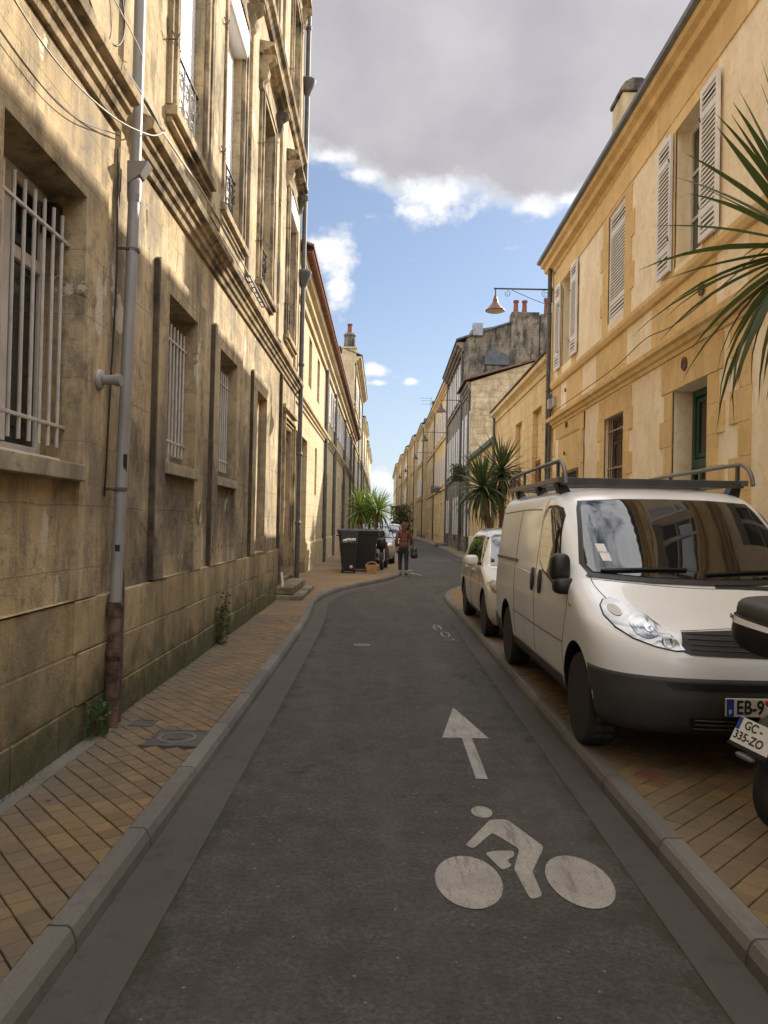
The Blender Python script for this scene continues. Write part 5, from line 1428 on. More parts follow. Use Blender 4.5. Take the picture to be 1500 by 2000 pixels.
def wheel(root, x, y, z, r, wd, sg, spokes=0, rim='steel', hub=True):
    o = thing_part('wheel', root, parent_loc(root)+Vector((x, y, z)))
    q = parent_loc(o)
    t = [(r*.66, -wd/2), (r*.93, -wd/2), (r*.985, -wd*.40), (r, -wd*.25), (r, wd*.25), (r*.985, wd*.40), (r*.93, wd/2), (r*.66, wd/2)]
    MB().lathe(t, q, 'x', 36).build('tyre', M['rubber'], o, smooth=35)
    gr = MB()
    for k in range(28):
        a = 2*math.pi*k/28
        for s in (-1, 1):
            c = Vector((q.x+s*wd*.17, q.y+math.cos(a)*r, q.z+math.sin(a)*r)); t1 = Vector((0, -math.sin(a), math.cos(a))); n1 = Vector((0, math.cos(a), math.sin(a)))
            vs = [c+Vector((i*wd*.13, 0, 0))+t1*(j*r*.07)+n1*.006 for i, j in ((-1,-1),(1,-1),(1,1),(-1,1))]
            gr.add(vs, [(0,1,2,3)])
    kind(gr.build('tread', M['treadblock'], o, recalc=False), 'stuff')
    f = sg*wd/2
    rp = [(r*.69, f*.95), (r*.66, f*.98), (r*.62, f*.55), (r*.50, f*.35), (r*.30, f*.62), (r*.20, f*.70), (.004, f*.72)]
    MB().lathe(rp, q, 'x', 30).build('rim', M[rim], o, smooth=40)
    h = MB()
    for k in range(spokes or 9):
        a = 2*math.pi*k/(spokes or 9); c, s_ = math.cos(a), math.sin(a)
        p = lambda rr, t_, xx: (q.x+xx, q.y+c*rr-s_*t_, q.z+s_*rr+c*t_)
        if spokes: h.add([p(r*.18,-.03,f*.82),p(r*.18,.03,f*.82),p(r*.63,.022,f*.90),p(r*.63,-.022,f*.90),p(r*.18,-.03,f*.5),p(r*.18,.03,f*.5),p(r*.63,.022,f*.5),p(r*.63,-.022,f*.5)], [(0,1,2,3),(0,4,5,1),(1,5,6,2),(2,6,7,3),(3,7,4,0)])
        else: h.lathe([(.03,0),(.03,.004)], p(r*.46, 0, f*.50), 'x', 8)
    h.build('spokes' if spokes else 'rim_holes', M[rim] if spokes else M['black'], o)
    return o
def text(s, size, mat, name, root, m, extr=.001, sx=1.0):
    cu = bpy.data.curves.new(name, 'FONT'); cu.body = s; cu.size = size; cu.extrude = extr; cu.align_x = 'LEFT'; cu.align_y = 'CENTER'; cu.offset = size*.018
    o = bpy.data.objects.new('t', cu); COL.objects.link(o)
    dg = bpy.context.evaluated_depsgraph_get(); me = bpy.data.meshes.new_from_object(o.evaluated_get(dg)); me.name = name
    bpy.data.objects.remove(o); me.transform(m @ Matrix.Diagonal((sx, 1, 1, 1))); me.materials.clear(); me.materials.append(M[mat])
    return link(name, me, root)

# ---- the white van
V = thing('white_van', 'white panel van with a roof rack and dark bumper parked on the right', 'van', (2.36, 4.68, PZ))
VL = [(.27,.14,4.66,.86,.52,3.2,.10),(.33,.05,4.74,.915,.60,3.2,.12),(.50,.0,4.78,.940,.64,3.2,.12),(.66,.0,4.78,.948,.66,3.1,.12),(.76,.015,4.78,.952,.68,3.1,.12),
      (.84,.06,4.78,.954,.70,3.1,.12),(.90,.15,4.78,.954,.70,3.2,.12),(.95,.28,4.78,.952,.68,3.2,.12),(1.02,.49,4.77,.949,.62,3.3,.12),(1.09,.70,4.77,.945,.56,3.4,.12),(1.15,.86,4.77,.940,.52,3.4,.12),
      (1.21,.97,4.76,.932,.50,3.4,.12),(1.35,1.15,4.75,.918,.50,3.3,.12),(1.55,1.40,4.74,.895,.50,3.3,.12),(1.70,1.60,4.72,.872,.50,3.3,.12),(1.78,1.72,4.70,.848,.50,3.2,.12),(1.83,1.83,4.68,.818,.48,3.1,.12),
      (1.87,1.98,4.64,.768,.46,3.0,.12),(1.895,2.16,4.58,.70,.45,3.0,.12),(1.91,2.4,4.45,.60,.4,3.0,.12),(1.918,2.8,4.2,.40,.3,2.6,.1),(1.92,3.1,3.9,.12,.1,2.2,.05)]
vb = Body(VL, .028, [(.86,.33),(3.95,.33)], .40, .58)
vb.finish(V, [M['paint_white'], M['black']])
ws = [(-.77,1.212),(-.40,1.185),(0,1.178),(.40,1.185),(.77,1.212),(.805,1.27),(.71,1.70),(.68,1.755),(.35,1.775),(0,1.78),(-.35,1.775),(-.68,1.755),(-.71,1.70),(-.805,1.27)]
vb.patch(V, 'windscreen_seal', M['black'], [(x*1.045, z-.016 if z < 1.25 else z+.014 if z > 1.72 else z) for x, z in ws], 'front', .002, 7)
wsc = vb.patch(V, 'windscreen', M['carglass'], ws, 'front', .010, 7)
vb.patch(V, 'scuttle', M['black'], [(-.83,1.178),(-.4,1.148),(0,1.14),(.4,1.148),(.83,1.178),(.80,1.205),(.4,1.18),(0,1.173),(-.4,1.18),(-.80,1.205)], 'front', .010, 5)
for k, (a, b) in enumerate((((-.72,1.215),(-.10,1.235)), ((.02,1.20),(.62,1.232)))):
    vb.seam(V, [a, ((a[0]+b[0])/2, (a[1]+b[1])/2+.006), b], 'front', .012, 'wiper', M['black'], off=.022)
for i, (a, z0, z1) in enumerate(((-.655, 1.355, 1.415), (-.645, 1.29, 1.35))):
    vb.patch(wsc, 'sticker', M['shutter'], [(a-.035,z0),(a+.03,z0),(a+.024,z1),(a-.041,z1)], 'front', .0105, 2)
sw = [(1.40,1.06),(1.34,1.12),(1.40,1.20),(1.72,1.62),(1.81,1.68),(1.92,1.705),(2.16,1.705),(2.23,1.67),(2.25,1.60),(2.25,1.34),(2.21,1.25),(2.05,1.18)]
cx, cz = 1.82, 1.4
for side in ('left', 'right'):
    vb.patch(V, 'window_seal', M['black'], [(cx+(a-cx)*1.07, cz+(b-cz)*1.09) for a, b in sw], side, .003, 4)
    w = vb.patch(V, 'side_window', M['carglass'], sw, side, .0075, 4)
    vb.seam(w, [(1.58,1.12),(1.67,1.52)], side, .010, 'window_post', M['black'], off=.010)
    vb.seam(V, [(2.36,.42),(2.36,.9),(2.345,1.3),(2.31,1.66),(2.24,1.79)], side)
    vb.seam(V, [(1.24,.40),(1.27,.62),(1.20,.78),(1.13,.95),(1.10,1.10)], side, .003)
    vb.seam(V, [(3.42,.42),(3.43,.9),(3.42,1.3),(3.40,1.70)], side)
    vb.seam(V, [(2.42,1.70),(3.2,1.71),(4.55,1.69)], side, .006)
    vb.seam(V, [(1.28,.66),(2.35,.655)], side, .006); vb.seam(V, [(2.37,.655),(3.5,.66)], side, .006)
    vb.patch(V, 'slide_rail', M['rackgrey'], [(3.30,1.175),(4.62,1.165),(4.62,1.195),(3.30,1.205)], side, .004, 3, .012)
    for y0 in (2.12, 2.45):
        vb.patch(V, 'door_handle', M['black'], [(y0+.05*math.cos(t), 1.06+.105*math.sin(t)) for t in [2*math.pi*k/16 for k in range(16)]], side, .003, 2, .016)
    vb.patch(V, 'side_marker', M['amber'], [(1.02+.022*math.cos(t), .98+.018*math.sin(t)) for t in [2*math.pi*k/10 for k in range(10)]], side, .004, 1, .006)
    vb.patch(V, 'sill_trim', M['bumper'], [(1.28,.275),(3.53,.275),(3.50,.40),(1.30,.40)], side, .004, 3, .010)
    vb.patch(V, 'rear_sill_trim', M['bumper'], [(4.37,.30),(4.70,.32),(4.70,.52),(4.38,.46)], side, .004, 3, .010)
    vb.seam(V, [(2.5,1.10),(3.3,1.12),(4.6,1.11)], side, .004, 'crease', M['paint_white'])
vb.band(V, 'bumper', M['bumper'], lambda c: c.z < .625 and c.y < .60 and math.hypot(c.y-.86, c.z-.33) > .415, .010)
vb.patch(V, 'grille', M['black'], [(-.50,.80),(-.44,.775),(0,.765),(.44,.775),(.50,.80),(.46,.895),(0,.915),(-.46,.895)], 'front', .006, 4, .004)
for z in (.80, .828, .856, .882): vb.seam(V, [(-.44,z+.004),(0,z),(.44,z+.004)], 'front', .006, 'grille_bar', M['bumper'], off=.012)
vb.patch(V, 'air_intake', M['black'], [(-.55,.575),(.55,.575),(.60,.61),(-.60,.61)], 'front', .018, 4, .003)
vb.patch(V, 'lower_grille', M['black'], [(-.42,.315),(.42,.315),(.46,.40),(-.46,.40)], 'front', .016, 4, .003)
for z in (.335, .362, .388): vb.seam(V, [(-.42,z),(0,z-.002),(.42,z)], 'front', .006, 'lower_grille_bar', M['bumper'], off=.022)
for s in (-1, 1):
    vb.patch(V, 'fog_lamp_blank', M['bumper'], [(s*.64+.075*math.cos(t), .375+.055*math.sin(t)) for t in [2*math.pi*k/20 for k in range(20)]], 'front', .016, 2, .006)
    hl = [(s*x, z) for x, z in ((.845,.955),(.835,1.005),(.80,1.04),(.74,1.052),(.68,1.03),(.60,.965),(.54,.89),(.475,.80),(.53,.795),(.64,.815),(.75,.85),(.82,.90))]
    vb.patch(V, 'headlight_seal', M['black'], [(s*(.66+(abs(x)-.66)*1.045), .92+(z-.92)*1.05) for x, z in hl], 'front', .003, 3)
    h = vb.patch(V, 'headlight', M['lampclear'], hl, 'front', .008, 4, .004)
    for x, z, r, mt in ((.665,.910,.072,'lampin'), (.775,.985,.036,'amber'), (.565,.835,.034,'lampin')):
        q = vb.patch(h, 'reflector', M[mt], [(s*x+r*math.cos(t), z+r*.85*math.sin(t)) for t in [2*math.pi*k/18 for k in range(18)]], 'front', .0135, 2, .002)
    vb.patch(h, 'bulb', M['chrome'], [(s*.645+.020*math.cos(t), .90+.020*math.sin(t)) for t in [2*math.pi*k/14 for k in range(14)]], 'front', .018, 1, .002)
    vb.seam(V, [(s*.80,1.205),(s*.80,1.12),(s*.775,1.05)], 'front', .004)
vb.patch(V, 'bonnet_vent', M['black'], [(.03,.80),(.48,.79),(.50,.85),(.05,.865)], 'top', .004, 3)
vb.seam(V, [(-.80,1.165),(0,1.125),(.80,1.165)], 'front', .004)
vb.seam(V, [(-.46,.905),(0,.925),(.46,.905)], 'front', .004)
# mirrors: two stacked shells on a stalk
def blob(mb, c, s, n=10, flat=None):
    c = Vector(c); vs = []; fs = []
    for i in range(n+1):
        t = math.pi*i/n
        for k in range(2*n):
            a = math.pi*k/n
            def se(v, e): return math.copysign(abs(v)**e, v)
            vs.append(c+Vector((s[0]*se(math.sin(t),.6)*se(math.cos(a),.6), s[1]*se(math.sin(t),.6)*se(math.sin(a),.6), s[2]*se(math.cos(t),.6))))
    m = 2*n
    for i in range(n):
        for k in range(m): fs.append((i*m+k, i*m+(k+1)%m, (i+1)*m+(k+1)%m, (i+1)*m+k))
    return mb.add(vs, fs)
vq = parent_loc(V)
for s in (-1, 1):
    mm = MB(); blob(mm, vq+Vector((s*.985, 1.22, 1.235)), (.075, .075, .11)); blob(mm, vq+Vector((s*.965, 1.17, 1.10)), (.085, .07, .065))
    mo = mm.build('mirror', M['black'], V, smooth=50)
    MB().tube([vq+Vector((s*.90,1.22,1.10)), vq+Vector((s*1.03,1.20,1.12))], .035, 8).build('stalk', M['black'], mo, smooth=50)
    MB().prism([vq+Vector((s*.905,1.15,1.06)), vq+Vector((s*.905,1.36,1.06)), vq+Vector((s*.905,1.34,1.22))], (s*.035,0,0)).build('mirror_foot', M['black'], mo, bevel=.006)
for y in (.86, 3.95):
    for s in (-1, 1): wheel(V, s*.815, y, .325, .325, .215, s)
# number plate
pl = MB().box((2.36-.265,4.632,PZ+.425), (2.36+.265,4.652,PZ+.535)).build('number_plate', M['plate'], V, bevel=.004)
MB().box((2.36-.262,4.629,PZ+.428), (2.36-.218,4.6325,PZ+.532)).build('blue_band', M['plateblue'], pl)
FR = Matrix(((1,0,0,0),(0,0,-1,0),(0,1,0,0),(0,0,0,1)))
text('EB-9', .115, 'ink', 'plate_number', pl, Matrix.Translation((-.205, -.052, .48)) @ FR, sx=.78)
text('F', .04, 'platewhite', 'country_letter', pl, Matrix.Translation((-.249, -.053, .452)) @ FR)
# roof rack
rk = thing_part('roof_rack', V, vq+Vector((0, 2.9, 1.95)))
def VQ(x, y, z): return vq+Vector((x, y, z))
MB().box(VQ(-.80,2.02,1.915), VQ(.80,2.06,1.98)).build('wind_deflector', M['rackgrey'], rk, bevel=.006)
for s in (-1, 1):
    MB().box(VQ(s*.80-.03,2.0,1.935), VQ(s*.80+.03,4.62,1.985)).build('side_rail', M['railgrey'], rk, bevel=.006)
    MB().tube(catmull([VQ(s*.80,1.86,1.93), VQ(s*.80,1.90,2.03), VQ(s*.80,2.02,2.11), VQ(s*.80,2.2,2.13), VQ(s*.80,3.2,2.13), VQ(s*.80,4.4,2.12), VQ(s*.80,4.58,2.08), VQ(s*.80,4.62,1.97)], 6), .019, 10).build('rail_tube', M['railgrey'], rk, smooth=50)
    for y in (2.15, 2.95, 3.75, 4.4): MB().box(VQ(s*.80-.012,y-.02,1.98), VQ(s*.80+.012,y+.02,2.12)).build('upright', M['rackgrey'], rk)
    for y in (2.15, 3.0, 4.15):
        MB().prism([VQ(s*.72-.06,y-.08,1.80), VQ(s*.72+.06,y-.08,1.80), VQ(s*.78+.04,y-.04,1.934), VQ(s*.78-.04,y-.04,1.934)], (0,.14,0)).build('foot', M['black'], rk, bevel=.008)
for k in range(7): MB().box(VQ(-.77,2.1+k*.40,1.945), VQ(.77,2.15+k*.40,1.97)).build('cross_bar', M['rackgrey'], rk)
# ---- cars
def car(name, label, loc, paint, face=1, group=None):
    Cc = thing(name, label, 'car', loc, group)
    CL = [(.20,.14,3.90,.78,.50,2.6,.20),(.30,.04,3.97,.84,.55,2.6,.22),(.45,.0,4.0,.865,.58,2.6,.25),(.60,.01,4.0,.87,.60,2.6,.25),(.70,.06,3.99,.868,.62,2.7,.25),(.78,.18,3.98,.862,.64,2.8,.25),
          (.85,.42,3.97,.855,.58,2.9,.25),(.91,.72,3.95,.845,.50,3.0,.25),(.95,.92,3.93,.83,.46,3.0,.25),(1.05,1.08,3.86,.80,.45,3.0,.25),(1.20,1.32,3.75,.75,.45,3.0,.25),(1.35,1.60,3.60,.69,.42,3.0,.22),
          (1.43,1.82,3.46,.63,.4,3.0,.2),(1.48,2.05,3.30,.54,.36,2.8,.2),(1.505,2.35,3.1,.36,.25,2.6,.15),(1.51,2.6,2.9,.12,.1,2.2,.05)]
    b = Body(CL, .045, [(.80,.31),(3.25,.31)], .36, .52)
    b.finish(Cc, [M[paint], M['black']])
    b.patch(Cc, 'windscreen', M['carglass'], [(-.72,.965),(0,.945),(.72,.965),(.62,1.36),(.56,1.40),(0,1.42),(-.56,1.40),(-.62,1.36)], 'front', .007, 5)
    b.patch(Cc, 'rear_window', M['carglass'], [(-.6,1.0),(.6,1.0),(.52,1.36),(-.52,1.36)], 'rear', .007, 4)
    for side in ('left', 'right'):
        b.patch(Cc, 'side_window', M['carglass'], [(1.30,.985),(2.15,1.0),(2.15,1.385),(1.80,1.36),(1.52,1.18)], side, .006, 4)
        b.patch(Cc, 'side_window', M['carglass'], [(2.22,1.0),(3.20,1.03),(3.30,1.15),(3.10,1.34),(2.22,1.385)], side, .006, 4)
        b.seam(Cc, [(2.19,.30),(2.20,.7),(2.18,1.0)], side); b.seam(Cc, [(1.22,.34),(1.20,.7),(1.22,.97)], side); b.seam(Cc, [(2.85,.5),(3.15,.75),(3.2,1.0)], side)
        for y in (2.02, 3.0): b.patch(Cc, 'door_handle', M[paint], [(y-.08,.84),(y+.08,.845),(y+.08,.875),(y-.08,.87)], side, .004, 2, .018)
        b.patch(Cc, 'sill_trim', M['bumper'], [(1.2,.215),(2.86,.215),(2.86,.29),(1.2,.29)], side, .004, 3, .006)
    b.patch(Cc, 'grille', M['black'], [(-.38,.56),(.38,.56),(.44,.66),(0,.68),(-.44,.66)], 'front', .005, 4, .004)
    b.patch(Cc, 'lower_grille', M['black'], [(-.50,.28),(.50,.28),(.56,.42),(-.56,.42)], 'front', .005, 4, .004)
    MB().box(Vector(loc)+Vector((-.26,-.03,.44)), Vector(loc)+Vector((.26,.02,.54))).build('number_plate', M['platewhite'], Cc)
    for s in (-1, 1):
        h = b.patch(Cc, 'headlight', M['lampclear'], [(s*x, z) for x, z in ((.52,.62),(.66,.60),(.80,.66),(.83,.76),(.76,.80),(.60,.72))], 'front', .006, 3, .005)
        b.patch(h, 'reflector', M['chrome'], [(s*.70+.055*math.cos(t), .69+.05*math.sin(t)) for t in [2*math.pi*k/14 for k in range(14)]], 'front', .013, 2, .003)
        b.patch(Cc, 'tail_light', M['redlens'], [(s*.60,.72),(s*.80,.74),(s*.80,.98),(s*.66,.98)], 'rear', .006, 3, .005)
        mm = MB(); q = parent_loc(Cc); blob(mm, q+Vector((s*.97,1.34,1.03)), (.10,.06,.075)); m_ = mm.build('mirror', M[paint], Cc, smooth=50)
        MB().tube([q+Vector((s*.80,1.36,.97)), q+Vector((s*.93,1.35,1.0))], .025, 6).build('stalk', M['black'], m_)
        for y in (.80, 3.25): wheel(Cc, s*.755, y, .31, .31, .19, s, 5, 'steel')
    return Cc
car('parked_car', 'cream white small car parked nose to tail behind the white van', (2.30, 9.98, PZ), 'paint_cream')
car('parked_car', 'silver car parked on the left behind the black bins and the palm', (-.33, 28.6, PZ), 'paint_silver')
car('parked_car', 'white car parked farther down the left side, seen over the walking woman', (.42, 41.5, PZ), 'paint_cream')

# ---- motorcycles and scooters
def motorbike(label, loc, head, lean, case=False, num=None):
    """built along +Y (heading), then turned; origin at the rear wheel's contact point"""
    B = thing('motorbike', label, 'motorbike', loc)
    z0 = Vector(loc)
    def Q(x, y, z): return z0+Vector((x, y, z))
    def wh(y, r, wd, nm='wheel'):
        o = thing_part('wheel', B, Q(0, y, r)); q = parent_loc(o)
        MB().lathe([(r*.72,-wd*.40),(r*.86,-wd*.5),(r*.96,-wd*.34),(r,0),(r*.96,wd*.34),(r*.86,wd*.5),(r*.72,wd*.40)], q, 'x', 36).build('tyre', M['rubber'], o, smooth=50)
        MB().lathe([(r*.73,-wd*.36),(r*.75,-wd*.2),(r*.66,-.01),(r*.66,.01),(r*.75,wd*.2),(r*.73,wd*.36),(r*.69,wd*.3),(r*.64,0),(r*.69,-wd*.3)], q, 'x', 36).build('rim', M['steel'], o, smooth=40)
        s = MB()
        for k in range(5):
            a = 2*math.pi*k/5; s.tube([q, q+Vector((0, math.cos(a)*r*.68, math.sin(a)*r*.68))], .014, 6)
        s.lathe([(.05,-.06),(.055,0),(.05,.06)], q, 'x', 14); s.build('spokes', M['steel'], o, smooth=40)
        MB().lathe([(.10,.07),(.10,.075),(.05,.075),(.05,.07)], q, 'x', 20).build('brake_disc', M['chrome'], o)
    wh(0, .30, .15); wh(1.36, .29, .11)
    bd = MB()
    blob(bd, Q(0,.72,.78), (.15,.30,.13)); blob(bd, Q(0,.70,.48), (.16,.26,.20)); blob(bd, Q(0,.10,.74), (.12,.34,.10))
    bd.build('body', M['black'], B, smooth=60)
    st = MB(); blob(st, Q(0,.34,.84), (.14,.36,.055)); st.build('seat', M['rubber'], B, smooth=60)
    fr = MB(); blob(fr, Q(0,1.16,.86), (.16,.16,.20)); fr.build('front_fairing', M['black'], B, smooth=60)
    MB().add([Q(-.15,1.20,1.02),Q(.15,1.20,1.02),Q(.12,1.10,1.28),Q(-.12,1.10,1.28),Q(-.15,1.21,1.02),Q(.15,1.21,1.02),Q(.12,1.11,1.28),Q(-.12,1.11,1.28)], [(0,1,2,3),(4,5,6,7),(0,1,5,4),(2,3,7,6)]).build('windshield', M['carglass'], B)
    for s in (-1, 1):
        MB().tube([Q(s*.085,1.36,.29), Q(s*.085,1.20,.80)], .025, 8).build('fork', M['steel'], B, smooth=40)
        MB().tube([Q(s*.13,.02,.32), Q(s*.13,.22,.66)], .028, 8).build('shock_absorber', M['rackgrey'], B, smooth=40)
        MB().tube([Q(s*.10,.0,.30), Q(s*.12,.55,.36)], .025, 8).build('swing_arm', M['steel'], B)
        MB().tube([Q(0,1.10,1.02), Q(s*.20,1.05,1.06), Q(s*.36,.97,1.03)], .014, 8).build('handlebar', M['rackgrey'], B, smooth=40)
        mi = MB().tube([Q(s*.22,1.05,1.06), Q(s*.30,1.06,1.24)], .007, 6); blob(mi, Q(s*.32,1.06,1.27), (.065,.02,.04)); mi.build('mirror', M['black'], B, smooth=50)
        MB().lathe([(.015,0),(.020,.02),(.014,.045)], Q(s*.10,-.16,.74), 'x', 10).build('indicator', M['rackgrey'], B)
    MB().tube([Q(.15,.62,.30), Q(.17,.25,.34), Q(.18,-.18,.42)], [.03,.045,.05], 10).build('exhaust', M['steel'], B, smooth=40)
    fd = MB()
    for k in range(9):
        a = R(20+k*14); 
        for s in (-1, 1): fd.v.append(tuple(Q(s*.085, math.cos(a)*-.34, .30+math.sin(a)*.34)))
    fd.f = [(2*k,2*k+1,2*k+3,2*k+2) for k in range(8)]; fd.m = [0]*8
    fd.build('mudguard', M['black'], B, smooth=60, recalc=False)
    MB().tube([Q(-.02,-.10,.70), Q(-.02,-.30,.62), Q(-.02,-.34,.52)], [.035,.03,.03], 8).build('plate_bracket', M['rackgrey'], B, smooth=40)
    rl = MB(); blob(rl, Q(-.01,-.27,.71), (.045,.02,.018)); rl.build('tail_light', M['redlens'], B, smooth=60)
    if num:
        up = Vector((0, .42, .9)).normalized(); rt = Vector((1, 0, 0)); nrm = rt.cross(up)
        c = Vector((-.02, -.37, .56))
        m = Matrix((rt, up, nrm)).transposed().to_4x4(); m.translation = c
        pm = MB()
        pm.box((-.105,-.065,-.004), (.105,.065,.004))
        me = pm.mesh('number_plate', [M['platewhite']]); me.transform(m); p = link('number_plate', me, B)
        for a, b in ((-.105,-.083), (.083,.105)):
            k = MB().box((a,.0,.0042), (b,.062,.005)).mesh('blue_band', [M['plateblue']]); k.transform(m); link('blue_band', k, p)
        for s, x, y in ((num[0], -.062, .032), (num[1], -.098, -.028)):
            text(s, .058, 'ink', 'plate_number', p, m @ Matrix.Translation((x, y, .0055)), .0005, .88)
        k = MB().box((-.108,-.085,-.006), (.108,-.066,.010)).mesh('plate_holder', [M['black']]); k.transform(m); link('plate_holder', k, B)
        rf = MB(); blob(rf, (0,0,0), (.05,.02,.012)); k = rf.mesh('reflector', [M['railgrey']]); k.transform(Matrix.Translation((-.02,-.41,.46))); link('reflector', k, B)
    else:
        MB().box(Q(-.10,-.36,.44), Q(.10,-.35,.56)).build('number_plate', M['platewhite'], B)
    if case:
        tc = MB(); blob(tc, Q(0,-.25,1.06), (.235,.20,.115), 14); c = tc.build('top_case', M['black'], B, smooth=60)
        ld = MB(); blob(ld, Q(0,-.25,1.15), (.225,.19,.075), 14); ld.build('case_lid', M['bumper'], c, smooth=60)
        bn = MB(); n = 18; vs = []
        for k in range(n+1):
            a = math.pi*(.02+.96*k/n)
            se = lambda v: math.copysign(abs(v)**.6, v)
            x, y = -.2375*se(math.cos(a)), -.25-.2025*se(math.sin(a)); h = .042*(1-.75*(k/n)) 
            vs += [Q(x*1.003, y, 1.085+.012*k/n), Q(x*.985, y*.99, 1.085+.012*k/n+h)]
        bn.add(vs, [(2*k,2*k+2,2*k+3,2*k+1) for k in range(n)]); bo = bn.build('bright_band', M['shutter'], c, smooth=60, recalc=False)
        n_ = Vector((-.52, -.854, 0)).normalized(); u_ = Vector((0, 0, 1)); r_ = u_.cross(n_)
        mt = Matrix((r_, u_, n_)).transposed().to_4x4(); mt.translation = Vector((-.205, -.418, 1.113)); text('GIVI', .030, 'ink', 'maker_mark', bo, mt, .0008)
        MB().tube([Q(-.10,-.22,.955), Q(-.06,.04,.80)], .008, 6).tube([Q(.02,-.28,.955), Q(.02,.0,.78)], .008, 6).tube([Q(.10,-.22,.955), Q(.06,.04,.80)], .008, 6).tube([Q(-.16,-.33,.95), Q(.16,-.33,.95)], .008, 6).build('luggage_rack', M['iron'], B)
        MB().tube([Q(-.12,.70,.18), Q(-.22,.62,.02)], .012, 6).build('side_stand', M['steel'], B)
    B.rotation_euler = (0, R(lean), -R(head))
    B.rotation_mode = 'XYZ'
    return B
motorbike('black motorbike with top case and tilted plate at the right edge', (2.13, 3.92, PZ), 66, 8, True, ('GC -', '335-ZO'))
motorbike('black scooter standing beside the big bin, left of the walking woman', (.16, 26.6, PZ), 185, 4)

# ------------------------------------------------------------------ palms with sword leaves
def leaf_mesh(name, L, wd, droop, mat, seg=7):
    """a folded sword leaf along +X that bends down"""
    mb = MB(); vs = []
    for i in range(seg+1):
        t = i/seg; a = -droop*t*t
        x = L*(t-.10*droop*t**3); z = L*(-.42*droop*t**2.4)
        w = wd*(.55+1.0*t if t < .35 else .9*(1-((t-.35)/.65)**1.8)+.0)*.5 if i < seg else .0008
        vs += [(x, -w, z+w*.55), (x, 0, z), (x, w, z+w*.55)]
    fs = []
    for i in range(seg):
        for k in (0, 1): fs.append((i*3+k, (i+1)*3+k, (i+1)*3+k+1, i*3+k+1))
    mb.add(vs, fs); me = mb.mesh(name, [M[mat]], recalc=False)
    for p in me.polygons: p.use_smooth = True
    return me
def palm(label, base, heads, L, wd, n, mat, seed, trunk_r=.06, pot=None, droopy=1.0):
    T = thing('cordyline_palm', label, 'palm', base)
    rnd = random.Random(seed); b = Vector(base)
    var = [leaf_mesh('leaf', L, wd, d, mat) for d in (.05, .25, .55, .95, 1.35)]
    dry = [leaf_mesh('leaf', L*.85, wd*.8, d, 'drygrass') for d in (1.2, 1.6)]
    for hi, (h, bend) in enumerate(heads):
        h = Vector(h)
        pts = catmull([b, b.lerp(h, .4)+Vector(bend), b.lerp(h, .8)+Vector(bend)*.6, h], 6)
        rr = [trunk_r*(1.15-.35*k/(len(pts)-1))*(1+.10*math.sin(k*2.1)) for k in range(len(pts))]
        MB().tube(pts, rr, 10).build('trunk', M['bark'], T, smooth=50)
        for k in range(n):
            e = rnd.random(); el = R(82)-e**.85*R(150); az = k*2.39996+rnd.uniform(-.3, .3)
            dr = min(4, max(0, int((R(82)-el)/R(150)*4.2*droopy+rnd.uniform(-.6, .7))))
            isdry = el < R(-45) and rnd.random() < .45
            me = rnd.choice(dry) if isdry else var[dr]
            o = link('leaf', me, T, h-b+Vector((0, 0, -.10*e)))
            o.rotation_euler = (rnd.uniform(-.35, .35), -el*(1 if el > 0 else .8), az); s = rnd.uniform(.78, 1.12); o.scale = (s, rnd.uniform(.85, 1.15), s)
    if pot:
        MB().lathe([(.20*pot,0),(.26*pot,.05),(.33*pot,.52),(.36*pot,.55),(.36*pot,.60),(.31*pot,.60),(.29*pot,.54),(.01,.53)], (b.x,b.y,b.z-.54), n=22).build('planter', M['slab'], T, smooth=40)
    return T
palm('large palm with long dark sword leaves entering the frame at the right edge', (2.95, 3.25, .62), [((2.36, 4.28, 3.28), (.12,-.05,.1)), ((3.3, 3.6, 3.5), (.1,.05,0))], 1.02, .050, 104, 'yucca', 3, .07, 1.0, .9)
palm('two headed palm with drooping leaves behind the cream car and the van', (2.46, 17.2, .10), [((2.20, 16.9, 2.50), (.10,0,0)), ((2.68, 17.4, 2.86), (.12,0,.1))], 0.92, .052, 150, 'yucca', 8, .065, None, 1.25)
palm('bushy sunlit green palm behind the black bins on the left', (-.45, 27.4, .62), [((-.78, 27.3, 2.12), (-.08,0,0)), ((-.14, 27.2, 2.12), (.08,0,0)), ((-.44, 27.9, 2.25), (0,.1,0))], .86, .060, 130, 'yuccalit', 12, .05, .9)
leafy('shrub', 'dark leafy shrub standing in the street far behind the woman', 'shrub', (1.75, 72, .2), 1500, 1.0, 3.0, M['bush'], 31, .28)
leafy('shrub', 'dark green climber hanging on the dark facade beyond the garden wall', 'climber', (4.15, 42.2, 4.0), 500, .35, .9, M['bush'], 33, .16)
